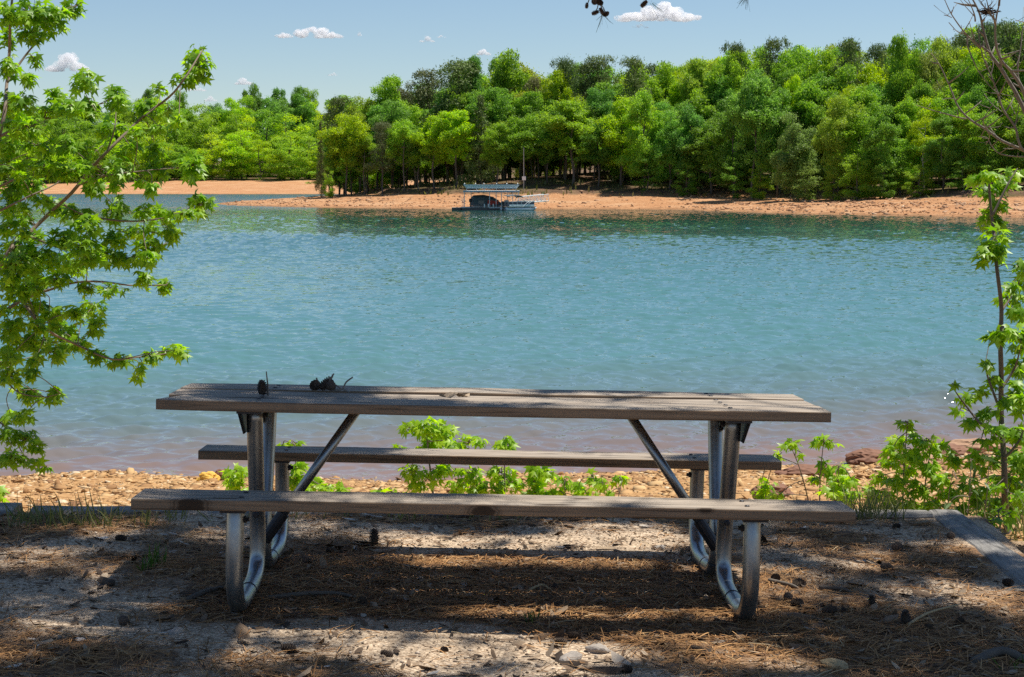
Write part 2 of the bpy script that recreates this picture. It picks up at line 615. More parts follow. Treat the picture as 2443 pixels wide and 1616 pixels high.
ang = np.linspace(-1500, 4200, 640)
rows = np.concatenate([np.linspace(165, 345, 300), np.linspace(347, 590, 70), np.linspace(596, 720, 60), np.linspace(730, 2600, 30)])
A, YY = np.meshgrid((ang - SW / 2) / FPX, rows)
XX = A * YY
ZZ = far_h_np(XX, YY).reshape(XX.shape)
nz = np.array([noise.fractal(Vector((a * .09, b * .09, 3)), 1, 2, 5) for a, b in zip(XX.ravel(), YY.ravel())]).reshape(XX.shape)
nz2 = np.array([noise.noise(Vector((a * .6, b * .6, 3))) for a, b in zip(XX.ravel(), YY.ravel())]).reshape(XX.shape)
ZZ = ZZ + np.clip(ZZ, -1, 4) * .10 * nz + .06 * nz2
ZZ = ZZ + np.where((ZZ > .1) & (ZZ < 2.6), .055 * np.sin(ZZ * 14 + 2 * nz), 0)      # old waterlines cut small ledges into the clay
tag(grid_mesh('far_shore', XX, YY, ZZ, mat_far()), kind='structure')


# ------------------------------------------------------------------ lake
def mat_water():
    t = NT('lake_water')
    v = t.obj()
    sep = t.n('ShaderNodeSeparateXYZ')
    t.l(v, sep.inputs[0])
    # stirred-up clay in the shallows by the near beach, clear teal further out
    edge = t.noise(v, .22, 3, .5)
    yy = t.math('SUBTRACT', t.math('ADD', sep.outputs[1], t.math('MULTIPLY', t.math('SUBTRACT', edge, .5), 3.5)), t.math('MULTIPLY', sep.outputs[0], .22))
    body = t.ramp(t.math('MULTIPLY', yy, .02), [(.40, (.24, .15, .11)), (.45, (.18, .14, .125)), (.53, (.11, .16, .165)), (.7, (.085, .19, .20)), (1, (.075, .185, .195))])
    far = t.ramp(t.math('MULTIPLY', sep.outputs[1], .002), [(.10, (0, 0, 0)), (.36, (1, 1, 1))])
    body = t.mix(t.math('MULTIPLY', far, .95), body, (.008, .065, .05))  # dark green reflection of the far trees, painted into the body colour
    # wind ripples: facet normals straight from vector noise, so that the slopes keep their size at any distance
    gust = t.ramp(t.noise(t.obj((.5, 1, 1)), .035, 3, .5), [(.35, (.6, .6, .6)), (.65, (1, 1, 1))])
    tot = None
    for sc_, ang_, freq, det, kx, ky in (((.7, 1.4, 1), 10, 5.0, 3, .07, .17), ((.8, 1.3, 1), -25, 13.0, 3, .07, .14)):
        x = t.n('ShaderNodeTexNoise')
        mp = t.n('ShaderNodeMapping')
        mp.inputs['Scale'].default_value = sc_
        t.l(t.obj((1, 1, 1), (0, 0, R(ang_))), mp.inputs[0])
        t.l(mp.outputs[0], x.inputs['Vector'])
        x.inputs['Scale'].default_value = freq
        x.inputs['Detail'].default_value = det
        x.inputs['Roughness'].default_value = .55
        x.inputs['Distortion'].default_value = .4
        a = t.n('ShaderNodeVectorMath', _operation='SUBTRACT')
        t.l(x.outputs['Color'], a.inputs[0])
        a.inputs[1].default_value = (.5, .5, .5)
        b = t.n('ShaderNodeVectorMath', _operation='MULTIPLY')
        t.l(a.outputs[0], b.inputs[0])
        b.inputs[1].default_value = (kx * 2, ky * 2, 0)
        if tot is None:
            tot = b.outputs[0]
        else:
            c = t.n('ShaderNodeVectorMath', _operation='ADD')
            t.l(tot, c.inputs[0])
            t.l(b.outputs[0], c.inputs[1])
            tot = c.outputs[0]
    g = t.n('ShaderNodeVectorMath', _operation='MULTIPLY')
    t.l(tot, g.inputs[0])
    t.l(gust, g.inputs[1])
    # far off the wavelets are finer than the sheet can carry: there the same slopes go into the normals, leaning as the visible facets do
    dist = t.ramp(t.math('MULTIPLY', sep.outputs[1], .0016), [(.34, (0, 0, 0)), (.5, (.5, .5, .5)), (.8, (1, 1, 1))])
    k1 = t.n('ShaderNodeVectorMath', _operation='SCALE')
    t.l(g.outputs[0], k1.inputs[0])
    t.l(t.math('ADD', 1.0, t.math('MULTIPLY', dist, 2.2)), k1.inputs['Scale'])
    k2 = t.n('ShaderNodeVectorMath', _operation='SCALE')
    k2.inputs[0].default_value = (0, -.14, 0)
    t.l(dist, k2.inputs['Scale'])
    g = t.n('ShaderNodeVectorMath', _operation='ADD')
    t.l(k1.outputs[0], g.inputs[0])
    t.l(k2.outputs[0], g.inputs[1])
    up = t.n('ShaderNodeVectorMath', _operation='ADD')
    t.l(g.outputs[0], up.inputs[0])
    
    geo = t.n('ShaderNodeNewGeometry')
    t.l(geo.outputs['Normal'], up.inputs[1])
    nn = t.n('ShaderNodeVectorMath', _operation='NORMALIZE')
    t.l(up.outputs[0], nn.inputs[0])
    nrm = nn.outputs[0]
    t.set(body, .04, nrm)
    t.p.inputs['IOR'].default_value = 1.33
    return t.m


# the ripples are real: a sum of wind wavelets on a sheet whose rows crowd together near the beach
WAVE = .21
rows = 1 / np.linspace(1 / 18.6, 1 / 655.0, 1500)
ang = np.linspace(-.47, .47, 1150)
A, Y = np.meshgrid(ang, rows)
X = A * (Y + 3)
wr = np.random.default_rng(77)
gust = 1.0 + .55 * np.sin(X * .045 + Y * .02 + 1.3 * np.sin(Y * .031)) * np.sin(Y * .083 + 1.1 * np.sin(X * .037)) + .25 * np.sin(X * .21 + Y * .11 + 2 * np.sin(Y * .05))
gust = np.clip(gust, .35, 1.9) * (.45 + .55 * np.clip((Y - 20) / 9, 0, 1)) * np.interp(Y, [0, 80, 150, 240, 400], [1, .95, .72, .42, .5])
Zw = np.zeros_like(X)
NW = 64
for i in range(NW):
    lam = .26 * (6.5 ** wr.random())
    th = R(-98 + wr.normal(0, 34)) if i % 3 else R(-48 + wr.normal(0, 14))
    k_ = 2 * math.pi / lam
    ph = k_ * (X * math.cos(th) + Y * math.sin(th)) + wr.uniform(0, 6.28)
    Zw += (WAVE * math.sqrt(2 / NW) / k_) * (np.sin(ph) + .25 * np.cos(2 * ph))
Zw *= gust
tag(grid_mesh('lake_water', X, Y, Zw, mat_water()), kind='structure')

# ------------------------------------------------------------------ picnic table (local: x along the planks, y away from the camera, z up from the ground)
TABLE = empty('picnic_table')
TABLE.matrix_world = Matrix.Translation(P0) @ RW.to_4x4()
tag(TABLE, 'weathered wooden picnic table with attached benches on bent galvanised pipe legs', 'picnic table')
LH, PT, PW = 1.219, .038, .232


def plank(name, y, ztop, seed, warp=0.0, chip=False, w_=PW, label=None, spots=()):
    """a 2x10 board with eased edges, slightly cupped and worn"""
    nx, prof = 70, []
    r = .005
    hw = w_ / 2
    for a in range(4):      # rounded rectangle profile
        cx, cz = (hw - r) * (1, 1, -1, -1)[a], (PT / 2 - r) * (-1, 1, 1, -1)[a]
        for k in range(3):
            th = R(-90 + a * 90 + k * 45)
            prof.append((cx + r * math.cos(th), cz + r * math.sin(th)))
    V, F = [], []
    n = len(prof)
    for i in range(nx + 1):
        x = -LH + 2 * LH * i / nx
        bow = warp * (1 - (x / LH) ** 2)
        for (py, pz) in prof:
            jx = .004 * noise.noise(Vector((py * 9, seed, 4))) if i in (0, nx) else 0
            q = Vector((x * 3, py * 5, seed))
            dz = .0022 * noise.noise(q) + bow
            dy = .0016 * noise.noise(q + Vector((9, 3, 1)))
            if chip and i < 4 and py > hw - .05:      # worn, broken corner
                jx += (.085 - .028 * i) * (1 if i < 3 else 0) * min(1, (py - hw + .06) / .05)
            V.append((x + jx, y + py + dy, ztop - PT / 2 + pz + dz))
    for i in range(nx):
        for k in range(n):
            a, b = i * n + k, i * n + (k + 1) % n
            F.append((a, a + n, b + n, b))
    F.append(tuple(range(n)))
    F.append(tuple(reversed([nx * n + k for k in range(n)])))
    me = bpy.data.meshes.new(name)
    me.from_pydata(V, [], F)
    me.update()
    mat = mat_wood('board_wood', seed=seed, spots=spots)
    o = link(name, me, mat, TABLE)
    if label:
        o['label'] = label
    # bolt heads
    for bx in (-.86, .86):
        for by in (-.055, .055):
            m = MB()
            m.lathe((bx, y + by, ztop + .0015), [(.009, 0), (.009, .0015), (.006, .0035)], 10)
            m.build('bolt_head', M['bracket'], o)
    return o


plank('tabletop_plank', -.245, TABLE_H, 1.3, -.004, True, w_=.2385, spots=((-.9, -.22, TABLE_H, .16, .03), (-.5, -.29, TABLE_H, .12, .015), (.2, -.2, TABLE_H, .03, .015), (.95, -.25, TABLE_H, .04, .012)))
plank('tabletop_plank', .0, TABLE_H - .002, 5.1, -.006, w_=.2385, spots=((-.95, .03, TABLE_H, .12, .02), (-.35, -.05, TABLE_H, .07, .02), (.6, .02, TABLE_H, .03, .014)))
plank('tabletop_plank', .245, TABLE_H + .001, 8.7, .002, w_=.2385)
SEAT = .425
plank('seat_plank', -.662, SEAT, 12.2, .002, label='front bench plank with a dark knot near its left end', spots=((-1.02, -.775, .405, .075, .045), (-.04, -.78, .40, .07, .035), (.71, -.78, .422, .035, .016), (-.92, -.74, .42, .10, .02), (.3, -.62, .425, .05, .02)))
plank('seat_plank', .662, SEAT, 17.9, -.001, label='rear bench plank with red-brown striped edge')
RP = .030
ZB = RP
for sx in (-1, 1):
    xx = .885 * sx
    for sy in (-1, 1):
        path = [(xx, .225 * sy, TABLE_H - PT - .004), (xx, .15 * sy, .40), (xx, .095 * sy, .25), (xx, .085 * sy, .15), (xx, .10 * sy, .085), (xx, .16 * sy, .045), (xx, .26 * sy, .03),
                (xx, .42 * sy, .022), (xx, .54 * sy, .024), (xx, .625 * sy, .05), (xx, .675 * sy, .115), (xx, .69 * sy, .20), (xx, .685 * sy, .30), (xx, .67 * sy, SEAT - PT - .003)]
        m = MB()
        m.tube(smooth_path(path, 5), RP, 20)
        o = m.build('leg', M['galv'], TABLE, smooth=True)
        for q, d in (((xx, .10 * sy, .075), (0, -.25 * sy, .9)), ((xx, .33 * sy, .026), (0, 1, -.03))):     # welded sleeve seams
            m = MB()
            m.lathe(q, [(RP + .0008, -.003), (RP + .0022, 0), (RP + .0008, .003)], 20, Vector(d))
            m.build('sleeve_seam', M['bracket'], o)
        m = MB()                                   # seat bracket on the post, table bracket on the upright
        m.box((xx - .0 * sx, .662 * sy, SEAT - PT - .006), (.085, .19, .007))
        m.build('seat_bracket', M['bracket'], TABLE)
        m = MB()
        m.box((xx + .004 * sx, .2 * sy, TABLE_H - PT - .007), (.09, .30, .007))
        m.add([Vector((xx + .044 * sx, .2 * sy + a * .13, TABLE_H - PT - .0105)) for a in (-1, 1)] + [Vector((xx + .034 * sx, .2 * sy + a * .05, TABLE_H - PT - .095)) for a in (1, -1)] +
              [Vector((xx + .048 * sx, .2 * sy + a * .13, TABLE_H - PT - .0105)) for a in (-1, 1)] + [Vector((xx + .038 * sx, .2 * sy + a * .05, TABLE_H - PT - .095)) for a in (1, -1)],
              [(0, 1, 2, 3), (7, 6, 5, 4), (0, 4, 5, 1), (1, 5, 6, 2), (2, 6, 7, 3), (3, 7, 4, 0)])
        m.build('table_bracket', M['bracket'], TABLE)
        for (bx, by, bz, ax) in ((-.031 * sx, .20 * sy, .655, (-sx, 0, 0)), (-.031 * sx, .676 * sy, .345, (-sx, 0, 0)), (0, .112 * sy - .031, .275, (0, -1, 0))):
            m = MB()
            m.lathe((xx + bx, by, bz), [(.013, -.004), (.013, .006), (.008, .008), (.008, .016)], 6, Vector(ax))
            m.build('bolt', M['bracket'], o)
    m = MB()
    m.tube([(.51 * sx, .012, TABLE_H - PT - .003), (.85 * sx, .012, .185)], .0185, 14)
    o = m.build('brace', M['galv'], TABLE, smooth=True)
    m = MB()
    m.tube([(.80 * sx, .012, .257), (.872 * sx, .012, .150)], .0235, 12)
    m.build('brace_end', M['bracket'], o)
    m = MB()
    m.box((.51 * sx, .012, TABLE_H - PT - .004), (.12, .06, .006))
    m.build('brace_plate', M['bracket'], o)

# ------------------------------------------------------------------ landscape timbers round the pad


def timber(name, a, b, wid, hgt, seed, label, drop=0.0):
    a, b = Vector((*a, 0)), Vector((*b, 0))
    L = (b - a).length
    d = (b - a).normalized()
    s_ = Vector((-d.y, d.x, 0))
    n = max(8, int(L * 14))
    V, F = [], []
    prof = [(-wid / 2, -hgt), (-wid / 2, -.012), (-wid / 2 + .012, 0), (-wid / 4, .003), (0, .004), (wid / 4, .002), (wid / 2 - .014, 0), (wid / 2, -.016), (wid / 2, -hgt)]
    k = len(prof)
    for i in range(n + 1):
        p = a + d * (L * i / n)
        for (u, z) in prof:
            q = p + s_ * u
            z0 = pad_z(p.x, p.y) + .016 - drop
            jz = .006 * noise.noise(Vector((i * .25, u * 30, seed))) if z > -.05 else 0
            V.append((q.x, q.y, z0 + z + jz))
    for i in range(n):
        for j in range(k - 1):
            F.append((i * k + j, i * k + j + 1, (i + 1) * k + j + 1, (i + 1) * k + j))
    F.append(tuple(range(k)))
    F.append(tuple(reversed([n * k + j for j in range(k)])))
    me = bpy.data.meshes.new(name)
    me.from_pydata(V, [], F)
    me.update()
    c = (a + b) / 2
    z0 = pad_z(c.x, c.y)
    rot = math.atan2(d.y, d.x)
    Mi = (Matrix.Translation((c.x, c.y, z0)) @ Matrix.Rotation(rot, 4, 'Z')).inverted()
    me.transform(Mi)
    me.update()
    o = link(name, me, M['timber'])
    o.location = (c.x, c.y, z0)
    o.rotation_euler = (0, 0, rot)
    return tag(o, label, 'timber')


_bl = lambda x: (x, back_y(x) + .02)
timber('landscape_timber', _bl(-2.28), _bl(2.10), .15, .30, 2, 'long grey timber edging the far side of the gravel pad behind the table')
timber('landscape_timber', (2.205, 8.17), (2.03, 5.2), .165, .20, 5, 'wide cracked grey timber running toward the viewer along the right side of the pad', .004)
timber('landscape_timber', (-2.36, 7.62), (-4.6, 7.44), .24, .30, 9, 'short grey timber end at the left edge beside grass blades')

# ------------------------------------------------------------------ foliage builders
_la = np.radians([-160, -115, -82, -52, -26, 0, 26, 52, 82, 115, 160])
_lr = np.array([.14, .56, .34, .88, .42, 1.0, .42, .88, .34, .56, .14])
LEAF_T = np.concatenate([[[.14, 0, .02]], np.stack([_lr * np.cos(_la), _lr * np.sin(_la), -.26 * _lr ** 2 - .10 * np.abs(_lr * np.sin(_la))], -1)])
LEAF_F = np.array([(0, i, i % 11 + 1) for i in range(1, 12)])
BLADE_T = np.array([(0, 0, 0), (.3, -.09, -.02), (.3, .09, -.02), (.65, -.07, -.12), (.65, .07, -.12), (1, 0, -.3)])
BLADE_F = np.array([(0, 1, 2), (1, 3, 2), (2, 3, 4), (3, 5, 4)])


def unit(a):
    return a / np.maximum(np.linalg.norm(a, axis=-1, keepdims=True), 1e-9)


def scatter(name, P, T, N, S, tmpl, faces, var, mat, parent=None, smooth=False):
    """one mesh made of copies of a small template: P origin, T its x axis, N its z axis, S size"""
    P, T, N = (np.asarray(a, float) for a in (P, T, N))
    T = unit(T)
    Bv = unit(np.cross(N, T))
    N = np.cross(T, Bv)
    S = np.asarray(S, float).reshape(-1, 1, 1) if np.ndim(S) < 2 else np.asarray(S, float)[:, None, :]
    t = tmpl[None] * S
    V = P[:, None] + t[..., 0:1] * T[:, None] + t[..., 1:2] * Bv[:, None] + t[..., 2:3] * N[:, None]
    k = len(tmpl)
    F = (faces[None] + (np.arange(len(P)) * k)[:, None, None]).reshape(-1, faces.shape[1])
    return link(name, mesh_np(name, V.reshape(-1, 3), F, np.repeat(var, len(faces)), smooth), mat, parent)


def hang_leaves(C, n, rad, outward, size):
    """n leaves inside an ellipsoid cluster: blades droop and face outward and up"""
    u = unit(rng.normal(size=(n, 3)))
    P = C + u * (rng.random((n, 1)) ** .45) * rad
    T = unit(u * np.array([1, 1, .3]) * .9 + np.array([0, 0, -.5]) + outward * .25 + rng.normal(size=(n, 3)) * .4)
    N = unit(u * .4 + np.array([0, -.3, 1.1]) + rng.normal(size=(n, 3)) * .5)
    S = size * rng.uniform(.6, 1.2, n)
    return P, T, N, S


def leafy(root, name_stem, stems, clusters, Y, mat, leaf=.075, dens=1.0, stem_r=.008, jitter=.3, bark=None, tmpl=None, twig_r=.0025):
    """stems: [(layout polyline, radius scale)], clusters: [(cx, cy, rx, ry)] in layout pixels at depth Y, built at real size"""
    inv = root.matrix_world.inverted() if False else Matrix.Translation(-root.location)
    st = MB()
    nodes = []
    for pl, rs in stems:
        jj = [random.uniform(-jitter, jitter) * .5 for _ in pl]
        jj[0] = 0
        pts = smooth_path([at(px, py, Y + j) for (px, py), j in zip(pl, jj)], 5)
        n = len(pts)
        rad = [max(.0022, stem_r * rs * (1 - .72 * i / (n - 1))) for i in range(n)]
        pts = [p + Vector((noise.noise(p * 3), noise.noise(p * 3 + Vector((5, 5, 5))), noise.noise(p * 3 + Vector((9, 1, 2))))) * (.012 if 0 < i else 0) for i, p in enumerate(pts)]
        st.tube([inv @ p for p in pts], rad, 8)
        nodes += pts
    NP = np.array([tuple(p) for p in nodes])
    Ps, Ts, Ns, Ss = [], [], [], []
    pxm = Y / (FPX / DK)
    for (cx, cy, rx, ry) in clusters:
        c = at(cx, cy, Y + random.uniform(-jitter, jitter))
        n = max(4, int(rx * ry * pxm * pxm * 3.3 / (leaf * leaf) * dens * random.uniform(.8, 1.15)))
        C = np.array(tuple(c))
        i = int(((NP - C) ** 2).sum(1).argmin())
        near = Vector(NP[i])
        out = np.array(tuple((c - near).normalized())) if (c - near).length > .01 else np.zeros(3)
        rad = np.array([rx * pxm, (rx + ry) * .5 * pxm * .9, ry * pxm])
        P, T, N, S = hang_leaves(C, n, rad, out, leaf)
        Ps.append(P), Ts.append(T), Ns.append(N), Ss.append(S)
        mid = (near + c) * .5 + Vector((random.uniform(-.03, .03), random.uniform(-.03, .03), .02))
        st.tube([inv @ p for p in smooth_path([near, mid, c], 3)], [twig_r * 1.6] + [twig_r] * 6, 5)
        for q in P[:: 2]:
            st.tube([inv @ c, inv @ (c + (Vector(q) - c) * .95 + Vector((0, 0, .006)))], [twig_r * .7, twig_r * .4], 4, cap=False)
    P = np.concatenate(Ps) - np.array(tuple(root.location))
    tm, fc = (LEAF_T, LEAF_F) if tmpl is None else tmpl
    # two slightly different blade shapes
    var = np.clip(rng.normal(.5, .24, len(P)), 0, 1)
    st.build(name_stem, bark or M['bark'], root, smooth=True)
    scatter('foliage', P, np.concatenate(Ts), np.concatenate(Ns), np.concatenate(Ss), tm, fc, var, mat, root)


# ------------------------------------------------------------------ left foreground tree
def cA(l):
    return [(x * .3836, y * .3836, a * .3836, b * .3836) for x, y, a, b in l]


def cB(l):
    return [(x * .433, y * .433 + 582, a * .433, b * .433) for x, y, a, b in l]


GUM = cA([(60, 80, 80, 90), (200, 80, 150, 90), (330, 110, 80, 100), (440, 50, 70, 60), (180, 200, 90, 60), (40, 230, 50, 80), (210, 360, 55, 50), (60, 400, 60, 90), (170, 480, 65, 60),
          (60, 620, 80, 90), (150, 620, 80, 60), (350, 570, 70, 50), (510, 490, 85, 65), (430, 640, 100, 60), (540, 640, 70, 60), (280, 680, 100, 60), (170, 760, 160, 70), (690, 600, 70, 100),
          (650, 780, 70, 80), (1110, 480, 80, 55), (1200, 400, 90, 100), (1180, 320, 70, 60), (960, 540, 50, 50), (870, 650, 90, 60), (950, 690, 80, 50), (1080, 730, 40, 30), (820, 790, 60, 40),
          (960, 770, 100, 30), (60, 880, 90, 100), (240, 880, 100, 60), (400, 870, 70, 60), (520, 900, 80, 60), (620, 880, 60, 40), (770, 910, 90, 70), (930, 910, 70, 70), (720, 1020, 90, 80),
          (940, 1040, 90, 60), (1160, 1020, 70, 100), (1080, 980, 50, 40), (100, 1130, 110, 70), (200, 1130, 80, 70), (300, 1010, 110, 60), (480, 1010, 80, 70), (560, 1130, 70, 60),
          (680, 1100, 70, 60), (910, 1130, 50, 40), (60, 1230, 60, 80), (340, 1250, 100, 60), (450, 1280, 100, 60), (530, 1350, 90, 60), (700, 1260, 80, 90), (860, 1270, 50, 50),
          (960, 1300, 60, 60), (1100, 1290, 100, 40), (1210, 1230, 90, 80), (130, 1330, 60, 50), (50, 1370, 70, 60), (380, 1440, 100, 60), (500, 1480, 100, 60), (700, 1430, 90, 60),
          (860, 1400, 120, 70), (1030, 1400, 60, 60), (900, 1480, 90, 50), (640, 1530, 90, 40), (200, 1540, 150, 50), (60, 1500, 70, 60)]) + \
    cB([(90, 70, 120, 90), (300, 50, 100, 60), (450, 30, 120, 50), (640, 40, 140, 40), (790, 30, 70, 45), (420, 100, 60, 40), (300, 150, 80, 50), (90, 200, 110, 80), (450, 195, 60, 40),
        (600, 200, 75, 40), (760, 150, 45, 60), (880, 180, 50, 55), (160, 300, 100, 60), (500, 290, 80, 50), (400, 330, 60, 60), (60, 400, 80, 80), (280, 330, 70, 50), (510, 390, 60, 60),
        (330, 430, 100, 70), (150, 480, 120, 60), (270, 540, 90, 45), (400, 500, 80, 60), (520, 560, 60, 45), (650, 590, 65, 50), (800, 560, 60, 40), (880, 540, 55, 38), (960, 530, 45, 45),
        (740, 630, 25, 35), (50, 560, 70, 60), (50, 660, 80, 60), (170, 650, 50, 40), (150, 770, 70, 50), (290, 760, 55, 55), (60, 880, 70, 40), (130, 880, 50, 40), (40, 980, 60, 50),
        (140, 1000, 60, 60), (200, 1030, 45, 60), (60, 1110, 80, 50), (170, 1130, 60, 28), (240, 1160, 40, 22)])
random.seed(9)
GUM += [(random.uniform(-10, 150) * random.uniform(.6, 1), random.uniform(330, 900), 18, 15) for _ in range(26)]
GUM += [(x + random.uniform(-26, 26), y + random.uniform(-20, 20), 13, 11) for (x, y, a, b) in list(GUM) if random.random() < .3]
GUM_ST = [([(-95, 1290), (-60, 1000), (-45, 700), (-20, 420), (8, 260), (18, 180), (26, 60), (40, -120)], 2.6),
          ([(-45, 690), (20, 585), (60, 545), (120, 490), (180, 430), (250, 350), (330, 270), (390, 225), (425, 185), (465, 120)], 1.9),
          ([(-55, 800), (0, 730), (60, 690), (125, 667), (200, 652), (300, 660), (385, 662)], 1.5),
          ([(50, 695), (100, 755), (180, 800), (260, 832), (340, 825), (425, 812)], 1.2), ([(18, 190), (60, 125), (120, 60), (190, 5)], 1.0),
          ([(-10, 320), (60, 285), (130, 270), (200, 248), (240, 240)], 1.1), ([(250, 350), (262, 300), (268, 240), (272, 200)], .7), ([(180, 430), (260, 402), (340, 395), (440, 390)], .8),
          ([(150, 475), (200, 500), (300, 512), (380, 505), (440, 485), (480, 468)], .9), ([(60, 545), (150, 578), (240, 598), (330, 590), (395, 555)], 1.0),
          ([(-60, 900), (-10, 860), (40, 905), (90, 918), (140, 912)], .9), ([(-60, 960), (-10, 970), (30, 1010), (60, 1060), (108, 1085)], .8), ([(-40, 650), (50, 610), (130, 600)], .9),
          ([(-20, 440), (60, 400), (120, 345), (150, 300)], .9), ([(-20, 500), (60, 460), (130, 425), (200, 380)], .9), ([(330, 270), (365, 240), (370, 205)], .5)]
b = at(-95, 1290, 11)
gum = empty('sweetgum_tree', (b.x, b.y, float(near_h_np(np.array(b.x), np.array(b.y))) - .05))
GUM_ST[0][0].insert(0, (-100, (SH / 2 - 0) / DK))
GUM_ST[0][0][0] = (-98, 1330)
tag(gum, 'star-leaved tree reaching in from the left edge with sunlit green foliage', 'tree')
leafy(gum, 'trunk', GUM_ST, GUM, 11.0, M['leaf_gum'], leaf=.060, dens=8.0, stem_r=.009, jitter=.55, bark=M['bark_pale'], twig_r=.003)

# ------------------------------------------------------------------ saplings and shrubs beyond the pad
SAP = [
    ('two-stemmed leafy sapling seen through the left legs of the table', [([(545, 1255), (543, 1170), (548, 1085)], 1)], [(548, 1095, 26, 22), (540, 1122, 22, 18), (555, 1135, 22, 10), (528, 1105, 14, 22)], 8.7),
    ('narrow leafy sapling right beside the left table upright', [([(690, 1255), (688, 1150), (684, 1030)], 1)], [(684, 1026, 20, 12), (690, 1085, 20, 20), (680, 1115, 24, 22), (655, 1030, 10, 7), (698, 1120, 20, 18)], 8.7),
    ('low leafy seedling patch right of the left diagonal brace', [([(742, 1250), (740, 1190), (738, 1120)], .7), ([(788, 1250), (786, 1190), (785, 1130)], .7)], [(735, 1118, 26, 16), (752, 1128, 22, 14), (785, 1130, 24, 15), (715, 1135, 14, 12)], 8.6),
    ('tallest of the green saplings behind the table, its top under the tabletop', [([(1010, 1260), (1000, 1140), (992, 1060), (985, 985)], 1.5), ([(1000, 1120), (960, 1085), (950, 1050)], .7)],
     [(950, 990, 26, 20), (985, 985, 32, 24), (1025, 992, 30, 22), (1000, 1015, 34, 26), (925, 1036, 22, 11), (1040, 1030, 14, 16), (955, 1090, 34, 22), (1012, 1095, 32, 22), (975, 1125, 26, 16), (1035, 1085, 16, 14), (988, 1035, 24, 16)], 8.9),
    ('bushy sapling just right of the tallest one behind the table', [([(1092, 1260), (1088, 1140), (1085, 1025)], 1.1)], [(1078, 1025, 28, 18), (1108, 1018, 18, 16), (1060, 1035, 18, 12), (1085, 1095, 34, 22), (1062, 1125, 34, 22), (1105, 1125, 26, 22)], 8.8),
    ('slim upright sapling behind the middle of the benches', [([(1168, 1260), (1166, 1140), (1168, 1015)], 1.1)], [(1168, 1022, 24, 18), (1155, 1038, 18, 10), (1182, 1038, 16, 12), (1160, 1095, 32, 22), (1180, 1120, 34, 24), (1140, 1130, 26, 20)], 8.8),
    ('short leafy sapling with a small tip above the rear bench', [([(1245, 1260), (1243, 1140), (1246, 1048)], 1)], [(1246, 1046, 16, 8), (1250, 1090, 32, 16), (1235, 1115, 26, 16), (1250, 1140, 36, 14), (1270, 1100, 20, 12)], 8.8),
    ('low spreading sapling under the right half of the rear bench', [([(1400, 1255), (1385, 1190), (1372, 1095)], .9), ([(1400, 1255), (1425, 1170), (1440, 1115)], .8)], [(1370, 1105, 18, 14), (1340, 1120, 16, 10), (1395, 1118, 24, 16), (1432, 1110, 18, 14), (1358, 1140, 26, 12), (1410, 1142, 14, 10)], 8.7),
    ('ragged low sapling filling the gap between the short sapling and the low spreading one', [([(1305, 1255), (1308, 1180), (1306, 1110)], .8)], [(1304, 1112, 16, 12), (1322, 1130, 22, 12), (1292, 1138, 18, 12), (1330, 1148, 16, 9)], 8.7),
    ('small seedling clump peeping over the front bench at its left third', [([(880, 1250), (880, 1190), (878, 1135)], .7)], [(872, 1138, 18, 9), (905, 1138, 22, 9), (930, 1143, 16, 7)], 8.5),
    ('thin sapling with a flat leaf cluster just beyond the rear bench end', [([(1888, 1255), (1872, 1165), (1852, 1085), (1832, 1028)], .9), ([(1845, 1075), (1815, 1062), (1795, 1052)], .5)],
     [(1833, 1026, 27, 16), (1858, 1050, 9, 8), (1797, 1056, 14, 12), (1775, 1118, 22, 11), (1800, 1150, 20, 14), (1760, 1140, 18, 14), (1775, 1160, 18, 8)], 8.8),
    ('thin straight sapling second to the right of the rear bench end', [([(1893, 1262), (1898, 1150), (1904, 1060), (1908, 1012)], .9)], [(1898, 1022, 18, 16), (1926, 1026, 18, 10), (1906, 1075, 16, 18), (1915, 1098, 10, 14), (1890, 1112, 14, 10)], 8.7),
    ('bright lime sapling standing between the thin stems and the right shrub', [([(1952, 1262), (1945, 1150), (1940, 1080)], .9)], [(1945, 1082, 24, 14), (1940, 1115, 28, 20), (1970, 1108, 16, 12), (1920, 1140, 24, 16), (1955, 1145, 28, 16), (1985, 1140, 14, 10)], 8.6),
    ('full green shrub rising left of the tall right sapling', [([(2085, 1265), (2088, 1160), (2092, 1060), (2102, 975)], 1.2), ([(2150, 1265), (2140, 1150), (2150, 1050), (2160, 1020)], 1)],
     [(2104, 980, 22, 14), (2080, 1020, 28, 16), (2115, 1012, 24, 16), (2062, 1045, 22, 18), (2145, 1020, 26, 14), (2175, 1040, 28, 18), (2055, 1075, 26, 16), (2100, 1085, 28, 22), (2150, 1080, 26, 22), (2080, 1120, 30, 20),
      (2035, 1105, 20, 14), (2130, 1130, 34, 22), (2050, 1150, 30, 18), (2100, 1165, 34, 18), (2180, 1110, 26, 20), (2160, 1165, 30, 18), (2205, 1065, 22, 18), (2040, 1175, 24, 12), (2120, 1050, 30, 20), (2070, 1175, 30, 14), (2200, 1140, 28, 20), (2135, 1180, 34, 14), (2020, 1140, 20, 16), (2220, 1175, 28, 16), (2090, 1055, 26, 18)], 9.0),
]
saplings = []
for lab, stems, cl, Y in SAP:
    p = at(stems[0][0][0][0], stems[0][0][0][1], Y)
    g = float(near_h_np(np.array(p.x), np.array(p.y)))
    stems[0][0][0] = (stems[0][0][0][0], stems[0][0][0][1])
    s = empty('sapling', (p.x, p.y, g))
    tag(s, lab, 'sapling', 'young saplings on the bank beyond the pad')
    leafy(s, 'stem', stems, cl, Y, M['leaf_lime'], leaf=.050, dens=7.5, stem_r=.0055, jitter=.12, bark=M['bark_pale'])
